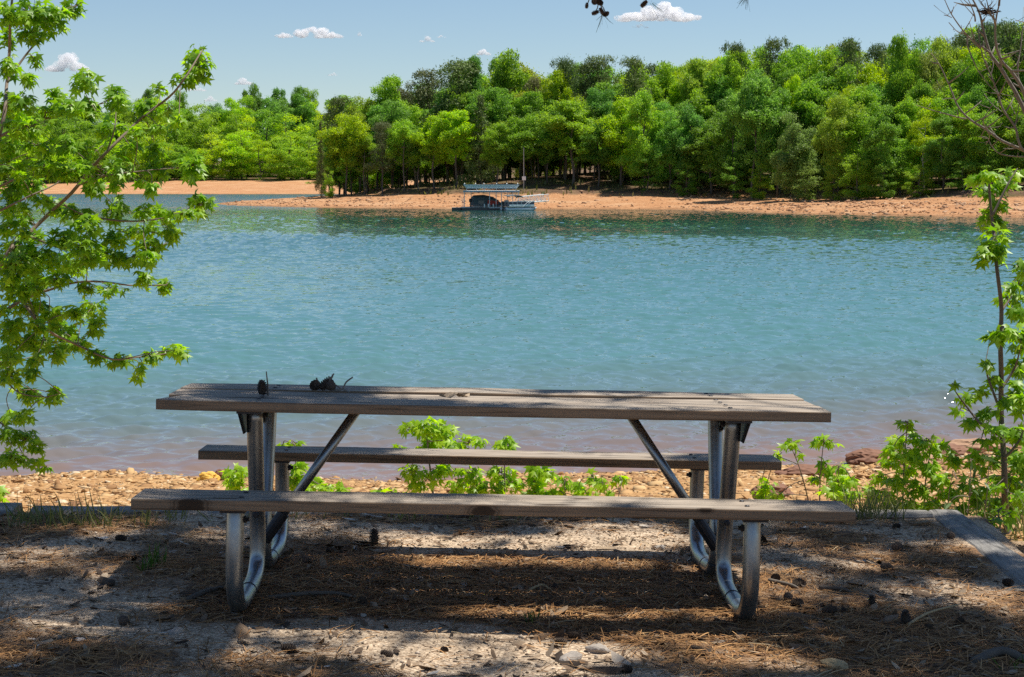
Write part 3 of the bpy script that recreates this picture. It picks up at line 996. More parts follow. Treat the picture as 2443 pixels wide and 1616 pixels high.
# tall sapling on the right
st = [([(2338, 1255), (2330, 1190), (2324, 1100), (2316, 960), (2318, 820), (2318, 720), (2309, 620), (2297, 520), (2290, 410)], 1.9), ([(2320, 1010), (2275, 985), (2240, 945), (2205, 895)], .9),
      ([(2318, 960), (2288, 880), (2280, 845)], .8), ([(2316, 900), (2350, 850), (2365, 800)], .8), ([(2322, 1060), (2360, 1010), (2375, 950)], .8), ([(2318, 720), (2345, 680), (2365, 640)], .7), ([(2295, 500), (2330, 430), (2350, 395)], .7)]
cl = [(2262, 410, 24, 14), (2290, 402, 28, 16), (2345, 400, 28, 18), (2330, 425, 26, 18), (2285, 440, 26, 22), (2305, 470, 24, 24), (2290, 510, 26, 30), (2300, 555, 28, 34), (2280, 590, 22, 26), (2312, 590, 20, 22),
      (2340, 660, 26, 16), (2360, 620, 18, 20), (2330, 690, 26, 14), (2350, 720, 22, 18), (2320, 770, 30, 22), (2355, 780, 22, 26), (2290, 780, 16, 12), (2205, 893, 10, 7), (2235, 920, 22, 12), (2222, 948, 20, 10),
      (2270, 905, 20, 14), (2285, 845, 16, 12), (2300, 880, 18, 18), (2350, 850, 22, 24), (2250, 975, 22, 14), (2290, 960, 24, 18), (2330, 930, 22, 22), (2360, 930, 18, 24), (2300, 1000, 26, 20), (2350, 1000, 24, 24),
      (2270, 1020, 20, 14), (2270, 1150, 30, 20), (2245, 1120, 24, 20), (2350, 1180, 26, 16), (2260, 1060, 26, 22), (2285, 1190, 30, 16), (2320, 1050, 26, 22), (2360, 1060, 20, 24), (2290, 1080, 22, 20), (2340, 1110, 26, 22), (2300, 1130, 26, 18), (2360, 1150, 20, 20), (2325, 1160, 22, 16)]
p = at(2338, 1255, 9.0)
s = empty('sapling', (p.x, p.y, float(near_h_np(np.array(p.x), np.array(p.y)))))
tag(s, 'tall thin sapling with dark stem and ragged leaf clusters at the right edge', 'sapling', 'young saplings on the bank beyond the pad')
leafy(s, 'stem', st, cl, 9.0, M['leaf_gum'], leaf=.060, dens=8.5, stem_r=.0115, jitter=.28, bark=M['bark'])
p = at(2392, 1255, 9.3)
s = empty('sapling', (p.x, p.y, float(near_h_np(np.array(p.x), np.array(p.y)))))
tag(s, 'leafy young tree half cut off by the right edge behind the tall thin sapling', 'sapling', 'young saplings on the bank beyond the pad')
leafy(s, 'stem', [([(2392, 1255), (2388, 1100), (2390, 900), (2382, 700), (2385, 600)], 1.2), ([(2389, 1000), (2362, 940), (2350, 900)], .7), ([(2389, 1120), (2350, 1080), (2335, 1050)], .7)],
      [(2365, 612, 16, 16), (2372, 650, 20, 20), (2360, 690, 20, 18), (2375, 740, 22, 24), (2362, 790, 20, 22), (2372, 850, 22, 26), (2350, 900, 22, 20), (2370, 940, 22, 24), (2340, 1010, 24, 22), (2368, 1010, 22, 24), (2335, 1055, 24, 20),
       (2365, 1080, 22, 24), (2345, 1120, 26, 24), (2372, 1150, 22, 24), (2310, 1110, 22, 18), (2355, 1185, 26, 20), (2300, 1165, 24, 18)], 9.3, M['leaf_gum'], leaf=.066, dens=8.0, stem_r=.010, jitter=.2)
p = at(2300, 1255, 8.0)
s = empty('sapling', (p.x, p.y, float(near_h_np(np.array(p.x), np.array(p.y)))))
tag(s, 'small dark green seedling at the outer edge of the right timber', 'sapling', 'young saplings on the bank beyond the pad')
leafy(s, 'stem', [([(2318, 1245), (2315, 1215), (2310, 1180)], .8)], [(2308, 1182, 26, 14), (2320, 1205, 26, 16), (2295, 1205, 18, 12), (2335, 1190, 18, 12)], 8.0, M['leaf_gum'], leaf=.062, dens=3.5, stem_r=.005, jitter=.1)
p = at(2240, 1255, 8.6)
s = empty('cane_shrub', (p.x, p.y, float(near_h_np(np.array(p.x), np.array(p.y)))))
tag(s, 'low narrow-leaved shrub filling the corner between the timbers and the tall sapling', 'shrub')
leafy(s, 'stem', [([(2240, 1255), (2245, 1150), (2250, 1060)], .8), ([(2200, 1255), (2195, 1160), (2205, 1090)], .8), ([(2275, 1255), (2285, 1150), (2290, 1080)], .8)],
      [(2250, 1065, 24, 20), (2215, 1110, 28, 22), (2270, 1110, 30, 24), (2240, 1145, 34, 24), (2200, 1160, 30, 22), (2280, 1165, 26, 22), (2170, 1180, 26, 12), (2235, 1182, 34, 12)], 8.6, M['weed'], leaf=.085, dens=2.4, stem_r=.005, jitter=.12,
      bark=M['bark_pale'], tmpl=(BLADE_T, BLADE_F))
p = at(-25, 1255, 8.6)
s = empty('sapling', (p.x, p.y, float(near_h_np(np.array(p.x), np.array(p.y)))))
tag(s, 'leafy seedling cut by the left edge above the short timber', 'sapling', 'young saplings on the bank beyond the pad')
leafy(s, 'stem', [([(-25, 1255), (-18, 1180), (-8, 1120)], .8)], [(-5, 1130, 20, 18), (0, 1150, 16, 18), (-22, 1145, 20, 18)], 8.6, M['leaf_gum'], leaf=.07, dens=3.5, stem_r=.006, jitter=.1)

# ------------------------------------------------------------------ bare dead tree at the upper right
dead = empty('dead_tree', (3.55, 9.6, float(near_h_np(np.array(3.55), np.array(9.6)))))
tag(dead, 'bare leafless tree with grey branches against the sky at the upper right', 'tree')


def cD(l):
    return [((2100 + x / 2.239) / DK, y / 2.239 / DK) for x, y in l]


DB = [([(900, 900), (840, 700), (768, 590), (640, 370), (580, 280), (545, 160), (525, 90), (480, -20)], .03), ([(860, 760), (768, 520), (700, 400), (640, 320), (620, 220), (620, 100), (642, -10)], .024),
      ([(900, 900), (768, 810), (740, 760), (720, 680), (650, 590), (620, 480), (590, 400), (540, 290), (520, 160)], .018), ([(768, 810), (650, 750), (570, 700), (500, 660), (440, 600), (390, 510), (340, 390), (270, 285)], .018),
      ([(450, 632), (350, 615), (260, 580), (190, 560)], .009), ([(900, 850), (768, 840), (650, 830), (600, 790), (575, 745), (530, 735)], .010), ([(570, 700), (553, 655), (590, 590), (622, 540)], .009),
      ([(860, 640), (745, 460), (745, 300), (768, 110)], .016), ([(720, 680), (732, 620), (738, 560)], .008), ([(580, 280), (520, 230), (460, 180), (380, 70), (338, -10)], .013), ([(460, 180), (410, 165), (368, 125)], .007),
      ([(380, 90), (360, 80), (335, 74)], .005), ([(620, 110), (580, 62), (560, -10)], .012), ([(575, 65), (600, 40), (612, 28)], .005), ([(575, 65), (540, 30), (520, -10)], .008), ([(465, 190), (470, 260), (520, 370), (600, 470), (650, 500), (715, 520)], .009),
      ([(640, 320), (700, 390), (740, 400)], .007), ([(390, 530), (360, 528), (330, 535)], .005), ([(768, 120), (740, 110), (720, 104)], .005), ([(720, 610), (700, 560), (706, 545)], .005), ([(590, 400), (600, 330), (560, 300), (545, 220)], .007),
      ([(570, 780), (590, 740), (580, 700)], .005), ([(500, 120), (490, 60), (470, -5)], .010), ([(745, 300), (720, 350), (690, 370)], .005), ([(640, 600), (600, 560), (560, 500)], .005)]
m = MB()
o0 = Vector(dead.location)
m.tube([p - o0 for p in smooth_path([o0 - Vector((0, 0, .1)), o0 + Vector((.03, 0, .8)), at(2520, 600, 9.6), at(2496, 420, 9.6)], 6)], [.07] * 7 + [.055] * 6 + [.04] * 6, 12)
m.build('trunk', M['twig'], dead, smooth=True)
for pl, r0 in DB:
    m = MB()
    j = random.uniform(-.25, .25)
    P = smooth_path([at(x, y, 9.6 + j * i / len(pl)) for i, (x, y) in enumerate(cD(pl))], 7)
    P = [p + Vector((noise.noise(p * 6), noise.noise(p * 6 + Vector((7, 7, 7))), noise.noise(p * 6 + Vector((3, 1, 8))))) * .014 for p in P]
    n = len(P)
    m.tube([p - o0 for p in P], [max(.0022, .52 * r0 * (1 - .72 * i / (n - 1))) for i in range(n)], 7)
    for i in range(3, n - 1, 6):            # side spurs
        d = Vector((random.uniform(-1, 1), random.uniform(-1, 1), random.uniform(-.2, 1))).normalized()
        L = random.uniform(.02, .09)
        m.tube([P[i] - o0, P[i] + d * L - o0, P[i] + d * L * 1.7 + Vector((0, 0, .01)) - o0], [r0 * .3, r0 * .2, .0015], 5)
    m.build('branch', M['twig'], dead, smooth=True)
c = at(*cD([(575, 66)])[0], 9.6)
m = MB()
for k in range(60):
    a = Vector((random.gauss(0, .022), random.gauss(0, .018), random.gauss(0, .008)))
    d = Vector((random.uniform(-1, 1), random.uniform(-1, 1), random.uniform(-.3, .3))).normalized() * .035
    m.tube([c + a - d, c + a + d], .0022, 4)
tag(m.build('twig_tangle', M['litter']), 'small brown tangle of dead leaves caught in the bare branches', 'nest')
# ------------------------------------------------------------------ trees of the far shore: prototypes (18 m tall, 9 m wide), then copies
QUAD_T = np.array([(-.5, 0, 0), (0, -.38, .06), (.5, 0, 0), (0, .38, .06)])
QUAD_F = np.array([(0, 1, 2, 3)])


def crown_mesh(name, lobes, total, size, asp=1.0, up=.35, mat=None):
    vol = np.array([l[1][0] ** 2 for l in lobes])
    cnt = np.maximum(30, (total * vol / vol.sum())).astype(int)
    P, T, N = [], [], []
    for (c, r), n in zip(lobes, cnt):
        u = unit(rng.normal(size=(n * 2, 3)))
        u = u[u[:, 2] > rng.uniform(-1.1, .1, len(u))][:n]
        k = len(u)
        lump = 1 + .22 * np.sin(u[:, :1] * 5 + c[0] * 3) * np.sin(u[:, 1:2] * 6 + c[1] * 2)
        P.append(np.array(c) + u * np.array(r) * lump * (rng.uniform(.55, 1.06, (k, 1)) + .5 * rng.random((k, 1)) ** 7))
        N.append(unit(u * .75 + np.array([0, 0, up]) + rng.normal(size=(k, 3)) * .5))
        T.append(unit(rng.normal(size=(k, 3)) + u * .3))
    P, T, N = map(np.concatenate, (P, T, N))
    k = len(P)
    S = np.stack([size * rng.uniform(.6, 1.35, k), size * asp * rng.uniform(.6, 1.3, k), np.full(k, size)], -1)
    T = unit(T)
    Bv = unit(np.cross(N, T))
    Nn = np.cross(T, Bv)
    V = P[:, None] + QUAD_T[None, :, 0:1] * S[:, None, 0:1] * T[:, None] + QUAD_T[None, :, 1:2] * S[:, None, 1:2] * Bv[:, None] + QUAD_T[None, :, 2:3] * S[:, None, 2:3] * Nn[:, None]
    F = np.arange(4 * k).reshape(k, 4)
    me = mesh_np(name, V.reshape(-1, 3), F, np.clip(rng.normal(.5, .27, k), 0, 1))
    me.materials.append(mat)
    return me


def trunk_mesh(name, h, limbs, r0, mat, lean=0.0):
    m = MB()
    ph = random.uniform(0, 6)
    core = [Vector((.25 * math.sin(ph + i) + lean * (i / 8) ** 1.5, .25 * math.cos(ph * 2 + i), -.6 + (h + .6) * i / 8)) for i in range(9)]
    core[0].x = core[0].y = 0
    m.tube(smooth_path(core, 3), [r0 * (1.25 - 1.05 * i / 24) for i in range(25)], 7)
    for e in limbs:
        e = Vector(e)
        z0 = max(.22 * h, e.z - random.uniform(1.2, 3.2))
        i = min(7, max(0, int((z0 + .6) / (h + .6) * 8)))
        a = core[i].lerp(core[i + 1], .5)
        mid = a.lerp(e, .5) + Vector((0, 0, -.3))
        m.tube(smooth_path([a, mid, e], 3), [r0 * .42 * (1 - .75 * k / 6) for k in range(7)], 5)
    me = bpy.data.meshes.new(name)
    me.from_pydata(m.v, [], m.f)
    me.polygons.foreach_set('use_smooth', [True] * len(me.polygons))
    me.update()
    me.materials.append(mat)
    return me


def proto_broad(cb, seed, n=66, size=.31, faces=25000, bark='bark_far'):
    random.seed(seed)
    lobes = []
    H, W = 18.0, 4.5
    zc, rz = H * (cb + 1) / 2, H * (1 - cb) / 2
    for i in range(n // 3):
        u = Vector((random.gauss(0, 1), random.gauss(0, 1), random.gauss(0, 1))).normalized() * random.uniform(.3, 1) ** .5
        wz = 1.0 - .15 * max(0, u.z)
        c = Vector((u.x * (W - 1.1) * wz, u.y * (W - 1.1) * wz, zc + u.z * (rz - 1.0)))
        for k in range(random.randint(3, 5)):           # each bough carries a few uneven sprays
            d = Vector((random.gauss(0, 1), random.gauss(0, 1), random.gauss(0, .8))) * .8 + u * random.uniform(0, .7)
            r = random.uniform(.55, 1.3)
            lobes.append((tuple(c + d), (r * random.uniform(.85, 1.3), r * random.uniform(.85, 1.3), r * random.uniform(.75, 1.05))))
    lobes.append(((random.uniform(-.8, .8), random.uniform(-.8, .8), H - 1.3), (1.5, 1.5, 1.3)))
    return (crown_mesh('crown', lobes, faces, size, .9, mat=M['leaf_far']), trunk_mesh('trunk', H * .9, [l[0] for l in lobes[::7]], .2, M[bark]))


def proto_pine(cb, seed, n=26, faces=7500):
    random.seed(seed)
    lobes = []
    H, W = 18.0, 4.5
    for i in range(n):
        f = (i + .5) / n
        z = H * (cb + (1 - cb) * f ** .9) - .6
        rr = W * (1 - .38 * f ** 2) * random.uniform(.15, .85)
        a = i * 2.4 + random.uniform(-.5, .5)
        r = random.uniform(1.3, 2.1) * (1 - .2 * f)
        lobes.append(((rr * math.cos(a), rr * math.sin(a), z + random.uniform(-.5, .5)), (r * 1.15, r * 1.15, r * .62)))
    lobes.append(((0, 0, H - 1.0), (1.9, 1.9, 1.1)))
    return (crown_mesh('crown', lobes, faces, .5, .42, up=.6, mat=M['needle_far']), trunk_mesh('trunk', H * .96, [l[0] for l in lobes[::2]], .2, M['bark_far']))


def proto_cone(seed):
    random.seed(seed)
    lobes = []
    for i in range(30):
        f = (i + .5) / 30
        rr = 3.9 * (1 - f) * random.uniform(.5, 1)
        a = i * 2.4
        r = 1.5 * (1 - .55 * f)
        lobes.append(((rr * math.cos(a), rr * math.sin(a), 1.0 + 16.4 * f), (r * 1.1, r * 1.1, r * .7)))
    return (crown_mesh('crown', lobes, 7000, .42, .6, mat=M['needle_far']), trunk_mesh('trunk', 16.5, [], .2, M['bark_far']))


PROTO = {'open': [proto_broad(.30, s) for s in (11, 12, 13, 14, 15)], 'full': [proto_broad(.06, s, 78, faces=27000) for s in (21, 22, 23, 24, 25)], 'bush': [proto_broad(-.12, s, 60, faces=11000) for s in (71, 72, 73, 74)],
         'pine': [proto_pine(.38, s) for s in (31, 32, 33, 34)], 'cedar': [proto_cone(s) for s in (41, 42)], 'pale': [proto_broad(.42, s, 34, faces=7000, bark='bark_white') for s in (51, 52)],
         'top': [proto_broad(.5, s, 40, .42) for s in (61, 62, 63)]}
LIME, MID, DEEP, OLIVE, BLUE, PINE, BRPINE, PALE = (.42, .58, .025), (.29, .47, .04), (.20, .37, .045), (.36, .46, .05), (.19, .37, .06), (.15, .22, .055), (.18, .20, .07), (.30, .40, .09)
TREES = []
SC_ = {'lime green broadleaf tree': LIME, 'mid green broadleaf tree': MID, 'deep green broadleaf tree': DEEP, 'olive tinted broadleaf tree': OLIVE, 'blue-green broadleaf tree': BLUE, 'dark green pine': PINE,
       'brownish dark pine': BRPINE, 'pale grey-green tree': PALE}
KIND = {'L': 'lime green broadleaf tree', 'M': 'mid green broadleaf tree', 'D': 'deep green broadleaf tree', 'O': 'olive tinted broadleaf tree', 'B': 'blue-green broadleaf tree', 'P': 'dark green pine', 'R': 'brownish dark pine',
        'Q': 'pale grey-green tree'}


def far_tree(dx, dtop, dw, k, Y, row, form=None, ext=None):
    ph = KIND[k]
    form = form or {'P': 'pine', 'R': 'pine'}.get(k, 'open')
    top = at(dx, dtop, Y)
    base = far_h(top.x, Y)
    if base < .8:
        return
    h = max(4.0, top.z - base)
    wd = dw * Y / (FPX / DK)
    cr, tr = random.choice(PROTO[form])
    root = empty('pine_tree' if k in 'PR' else 'broadleaf_tree', (top.x, Y, base - .1), random.uniform(0, 6.28))
    ws = wd / 9.0
    root.scale = (ws, ws * random.uniform(.9, 1.05), h / 18.0)
    o = bpy.data.objects.new('crown', cr)
    col.objects.link(o)
    o.parent = root
    c = SC_[ph]
    j = random.uniform(.84, 1.16)
    hj = random.uniform(-.1, .1)
    o.color = (c[0] * j * (1 + hj), c[1] * j, c[2] * j * (1 - hj), 1)
    t = bpy.data.objects.new('trunk', tr)
    col.objects.link(t)
    t.parent = root
    TREES.append((root, ph, dx, row))
    return root


def Yf(dx):
    return float(np.interp(dx, [740, 900, 1100, 1250, 1500, 1700, 1850, 2000, 2200, 2400], [298, 292, 285, 279, 276, 263, 247, 236, 228, 224]))


SKY = ([740, 760, 790, 840, 900, 960, 1000, 1050, 1100, 1165, 1230, 1280, 1310, 1350, 1390, 1430, 1470, 1520, 1560, 1590, 1620, 1650, 1700, 1740, 1790, 1850, 1900, 1970, 2010, 2050, 2100, 2150, 2200, 2250, 2300, 2370, 2700],
       [268, 240, 222, 200, 180, 168, 158, 140, 140, 135, 155, 165, 140, 145, 135, 165, 140, 150, 145, 155, 135, 130, 108, 125, 98, 110, 115, 98, 110, 110, 90, 88, 85, 65, 52, 58, 60])


def skyl(dx):
    return float(np.interp(dx, *SKY))


random.seed(5)
FRONT = 'front row of the point'
for dx, top, wd, k, f in [(742, 275, 36, 'R', 'cedar'), (768, 300, 40, 'M', None), (800, 262, 105, 'L', None), (842, 305, 78, 'M', None), (884, 282, 70, 'R', None), (934, 275, 85, 'M', None), (968, 300, 70, 'B', None),
                          (1004, 266, 105, 'L', None), (1056, 255, 112, 'L', None), (1112, 215, 100, 'P', 'cedar'), (1150, 285, 80, 'M', None), (1214, 272, 112, 'M', None), (1268, 300, 60, 'D', None), (1325, 232, 140, 'M', None),
                          (1385, 285, 90, 'D', None), (1440, 222, 118, 'L', 'full'), (1492, 205, 105, 'M', 'full'), (1550, 255, 95, 'D', 'full'), (1600, 240, 90, 'B', 'full'), (1648, 272, 130, 'D', 'full'), (1700, 240, 90, 'D', 'full'),
                          (1748, 165, 130, 'B', 'full'), (1800, 255, 90, 'D', 'full'), (1948, 218, 95, 'O', 'full'), (1992, 260, 120, 'M', 'full'), (2050, 240, 100, 'D', 'full'), (2085, 320, 80, 'M', 'full'), (2140, 268, 82, 'L', 'pale'),
                          (2185, 250, 100, 'D', 'full'), (2235, 240, 110, 'M', 'full'), (2290, 255, 110, 'D', 'full'), (2345, 235, 120, 'M', 'full'), (2400, 240, 120, 'D', 'full'), (2460, 230, 130, 'M', 'full'), (2530, 230, 130, 'D', 'full')]:
    far_tree(dx, top, wd, k, Yf(dx) + random.uniform(-2.5, 3) - (5 if dx > 1450 else 1), FRONT, f)
SECOND = 'second row of the point'
for dx, top, wd, k, f in [(782, 225, 60, 'P', None), (832, 222, 80, 'O', None), (850, 248, 80, 'L', None), (905, 178, 100, 'M', None), (925, 205, 80, 'R', None), (985, 162, 90, 'R', None), (1060, 138, 112, 'P', None),
                          (1052, 210, 110, 'L', None), (1102, 130, 70, 'B', None), (1166, 126, 130, 'M', None), (1225, 215, 110, 'O', None), (1238, 182, 70, 'R', None), (1298, 162, 85, 'L', None), (1310, 133, 60, 'P', None),
                          (1385, 130, 80, 'P', None), (1352, 150, 70, 'P', None), (1400, 190, 110, 'D', None), (1468, 133, 70, 'P', None), (1490, 160, 90, 'M', None), (1545, 150, 100, 'M', None), (1580, 190, 90, 'L', None),
                          (1622, 135, 90, 'O', None), (1650, 165, 100, 'D', None), (1690, 118, 100, 'M', None), (1705, 100, 65, 'P', None), (1790, 90, 72, 'P', None), (1850, 112, 110, 'M', None), (1830, 160, 110, 'D', 'full'),
                          (1905, 118, 90, 'M', None), (1900, 170, 110, 'D', 'full'), (1968, 92, 75, 'P', None), (1960, 150, 120, 'M', 'full'), (2030, 103, 60, 'P', None), (2030, 140, 110, 'L', None), (2095, 78, 78, 'M', None),
                          (2110, 125, 110, 'L', None), (2155, 128, 90, 'Q', None), (2185, 82, 100, 'O', None), (2240, 110, 110, 'L', None), (2260, 150, 110, 'M', 'full'), (2290, 50, 80, 'P', None), (2340, 52, 90, 'P', None),
                          (2330, 110, 110, 'M', None), (2390, 60, 100, 'P', None), (2400, 120, 110, 'D', None)]:
    far_tree(dx, top, wd * (1.3 if k in 'PR' else 1.05), k, Yf(dx) + random.uniform(13, 30), SECOND, f)
INNER = 'shaded inner wood'
for dx in range(770, 2480, 36):
    for off, a, b in ((7, 95, 150), (12, 50, 110), (28, 90, 150), (40, 15, 55)):
        x = dx + random.uniform(-14, 14)
        k = random.choice('MDLDMPBOLM' if off > 20 else 'DMLMBD')
        far_tree(x, skyl(x) + random.uniform(a, b), random.uniform(80, 120), k, Yf(x) + off + random.uniform(-3, 8), INNER, 'full' if (x > 1420 or off in (28, 40)) and k not in 'PR' else None)
BACK = 'skyline behind'
for dx in range(770, 2520, 30):
    x = dx + random.uniform(-14, 14)
    k = random.choice('MDLPOMBML')
    far_tree(x, skyl(x) + random.uniform(0, 13), random.uniform(85, 125), k, Yf(x) + random.uniform(58, 95), BACK, 'full' if random.random() < .5 and k not in 'PR' else None)
# leaning pale tree and bushes on the right bank
lt = far_tree(1850, 258, 105, 'Q', 241, FRONT, 'full')
lt.rotation_euler = (0, R(-7), 0.4)
lt['label'] = 'pale yellow-green layered tree leaning left over the clay bank'
lt['category'] = 'tree'
TREES.pop()
BANK = 'clay bank edge'
for dx, top, wd, k in [(1862, 372, 95, 'Q'), (1985, 355, 90, 'M'), (2045, 372, 70, 'D'), (2230, 370, 80, 'D'), (1700, 372, 70, 'D'), (1500, 362, 80, 'D'), (1590, 375, 60, 'D'), (1760, 378, 60, 'M'), (1930, 385, 60, 'O'), (2130, 380, 70, 'M'), (2390, 370, 90, 'D'), (760, 385, 30, 'M'), (2300, 380, 90, 'M')]:
    far_tree(dx, top, wd, k, Yf(dx) - 7.5, BANK, 'bush')
BAY = 'bay shore at left'
for dx in range(-120, 830, 36):
    x = dx + random.uniform(-12, 12)
    far_tree(x, random.uniform(300, 352), random.uniform(75, 115), random.choice('LMMLML'), 690 + random.uniform(0, 10), BAY, 'bush')
for dx in range(-140, 850, 40):
    x = dx + random.uniform(-14, 14)
    far_tree(x, random.uniform(248, 300), random.uniform(80, 125), random.choice('LMMLDM'), 715 + random.uniform(0, 20), BAY, 'bush')
for dx in range(-140, 880, 36):
    x = dx + random.uniform(-14, 14)
    far_tree(x, float(np.interp(x, [0, 330, 440, 500, 580, 640, 760, 900], [250, 222, 235, 250, 205, 218, 228, 230])) + random.uniform(-6, 14), random.uniform(80, 120), random.choice('BMLBDM'), 770 + random.uniform(0, 40), BAY, 'full')
for x, t_, k in [(583, 192, 'B'), (640, 205, 'B'), (690, 202, 'B'), (718, 210, 'M'), (350, 205, 'B'), (420, 215, 'M'), (500, 238, 'B')]:
    far_tree(x, t_, 55, k, 850, BAY, 'open')
ORD = ['first', 'second', 'third', 'fourth', 'fifth', 'sixth', 'seventh', 'eighth', 'ninth', 'tenth', 'eleventh', 'twelfth', 'thirteenth', 'fourteenth', 'fifteenth', 'sixteenth', 'seventeenth', 'eighteenth', 'nineteenth', 'twentieth']


def ordinal(i):
    if i < 20:
        return ORD[i]
    w_ = {2: 'twenty', 3: 'thirty', 4: 'forty', 5: 'fifty', 6: 'sixty', 7: 'seventy'}[(i + 1) // 10] 
    return w_ + '-' + ORD[(i + 1) % 10 - 1] if (i + 1) % 10 else w_[:-1] + 'ieth'


byk = {}
for e in TREES:
    byk.setdefault((e[1], e[3]), []).append(e)
for (ph, row), l in byk.items():
    l.sort(key=lambda e: e[2])
    for i, e in enumerate(l):
        if len(l) == 1:
            lab = 'only %s in the %s' % (ph, row)
        elif i == 0:
            lab = 'leftmost %s in the %s' % (ph, row)
        elif i == len(l) - 1:
            lab = 'rightmost %s in the %s' % (ph, row)
        else:
            lab = '%s %s from the left in the %s' % (ordinal(i), ph, row)
        tag(e[0], lab.replace('in the shore', 'on the shore').replace('in the clay', 'on the clay'), 'tree', 'trees of the far shore')

# far shore litter: stones and weeds as uncountable cover, one fallen branch
ICO = None


def ico_template(jit, flat, seed):
    bm = bmesh.new()
    bmesh.ops.create_icosphere(bm, subdivisions=1, radius=.5)
    random.seed(seed)
    V = np.array([tuple(v.co * random.uniform(1 - jit, 1 + jit)) for v in bm.verts]) * np.array([1, .8, flat])
    F = np.array([[v.index for v in f.verts] for f in bm.faces])
    bm.free()
    return V, F


def rocks(name, P, S, mat, flat=.5, seed=1, label=None, tilt=.25):
    V, F = ico_template(.38, flat, seed)
    n = len(P)
    N = unit(np.array([0, 0, 1]) + rng.normal(size=(n, 3)) * tilt)
    T = rng.normal(size=(n, 3)) * np.array([1, 1, .2])
    SS = np.stack([S * rng.uniform(.7, 1.5, n), S * rng.uniform(.6, 1.2, n), S * rng.uniform(.6, 1.3, n)], -1)
    return scatter(name, P, T, N, SS, V, F, np.clip(rng.normal(.5, .27, n), 0, 1), mat)


n = 26000
fx = rng.uniform(-60, 75, n)
fy = rng.uniform(178, 330, n)
d = np.concatenate([poly_sd(fx[i:i + 10000], fy[i:i + 10000]) for i in range(0, n, 10000)])
keep = (d > .4) & (d < 30) & (rng.random(n) < np.where(fx > 26, .9, np.where(fx > 4, .25, .55)))
fx, fy = fx[keep], fy[keep]
tag(rocks('shore_stones', np.stack([fx, fy, far_h_np(fx, fy) + .02], -1), rng.gamma(2.2, .10, len(fx)) + .08, M['farstone'], .45, 3), kind='stuff')
n = 9000
fx = rng.uniform(-45, 75, n)
fy = rng.uniform(205, 330, n)
d = np.concatenate([poly_sd(fx[i:i + 10000], fy[i:i + 10000]) for i in range(0, n, 10000)])
cl = np.array([noise.noise(Vector((a * .16, b * .16, 1))) for a, b in zip(fx, fy)])
keep = (d > 24) & (d < 44) & (cl > -.05)
fx, fy = fx[keep], fy[keep]
m_ = len(fx)
fz = far_h_np(fx, fy)
tag(scatter('bank_grass', np.stack([fx, fy, fz], -1), rng.normal(size=(m_, 3)) * .4 + np.array([0, 0, 1]), rng.normal(size=(m_, 3)), rng.uniform(.35, 1.1, m_), np.array([(0, -.12, 0), (.5, -.16, 0), (1, 0, .1), (.5, .16, 0), (0, .12, 0)]),
            np.array([(0, 1, 2, 3, 4)]), np.clip(rng.normal(.45, .3, m_), 0, 1), M['grass']), kind='stuff')
p = at(1582, 462, 254)
m = MB()
m.tube([(-1.2, 0, .25), (-.4, 0, .12), (.8, 0, .3), (1.3, 0, .75)], [.06, .11, .1, .04], 7)
m.tube([(-.5, 0, .15), (-1.1, .2, .55)], [.06, .03], 6)
o = m.build('fallen_branch', M['bark'])
o.location = (p.x, 254, far_h(p.x, 254) - .03)
tag(o, 'small dead branch lying alone on the clay beach right of the dock', 'branch')
# ------------------------------------------------------------------ floating boat dock, two pontoon boats, gangway, sign pole
YD = 232.0
DS = .0081                                     # metres per measured step on the dock
DX0 = (1040 + 1000 / 7.41 - SW / 2) / FPX * YD


def dk(cx, cy):
    return (cx - 1000) * DS, (752 - cy) * DS


dock = empty('boat_dock', (DX0, YD, 0))
tag(dock, 'floating boat dock with flat blue-grey roof and railed sun deck at the far shore', 'dock')
DW0, DW1, DEP = -4.05, 3.75, 7.0
m = MB()
m.box((-.0, .5, .18), (8.6, .9, .34))
m.box((-3.9, 3.6, .18), (1.3, 7.0, .34))
m.box((3.3, 3.6, .18), (1.3, 7.0, .34))
m.box((0, 7.0, .18), (8.6, 1.2, .34))
m.box((-5.1, 1.0, .16), (1.4, 1.8, .32))
m.build('float', M['deck'], dock)
m = MB()
m.box((-.0, .5, .385), (8.7, 1.0, .06))
m.box((-3.9, 3.7, .387), (1.4, 5.3, .06))
m.box((3.3, 3.7, .387), (1.4, 5.3, .06))
m.box((0, 7.0, .385), (8.7, 1.3, .06))
m.box((-5.1, 1.0, .36), (1.5, 1.9, .05))
m.build('decking', M['deck_top'], dock)
m = MB()
m.box((.6, -.03, .36), (2.1, .05, .10))
m.box((-4.4, -.03, .38), (2.6, .04, .05))
m.build('trim', M['white'], dock)
for x in (-4.0, -3.2, -.4, .53, 1.28, 2.1, 2.9, 3.7):
    m = MB()
    m.tube([(x, .15 if x not in (-3.2, 2.1, 2.9) else 6.9, .4), (x, .15 if x not in (-3.2, 2.1, 2.9) else 6.9, 2.62)], .05, 8)
    m.build('post', M['alu'], dock)
m = MB()                                        # roof slab with ribbed fascia
m.box((-.15, 3.5, 2.69), (8.0, 7.4, .16))
for i in range(64):
    m.box((-4.1 + i * .125, -.215, 2.68), (.06, .02, .24))
m.box((-.15, -.2, 2.68), (8.02, .02, .20))
m.build('roof', M['steelblue'], dock)
m = MB()
m.box((-.15, 3.5, 2.79), (8.06, 7.5, .03))
m.build('sun_deck', M['white'], dock)
# flared parapet panels on short posts round the sun deck
m = MB()
z0, z1 = 3.16, 3.58


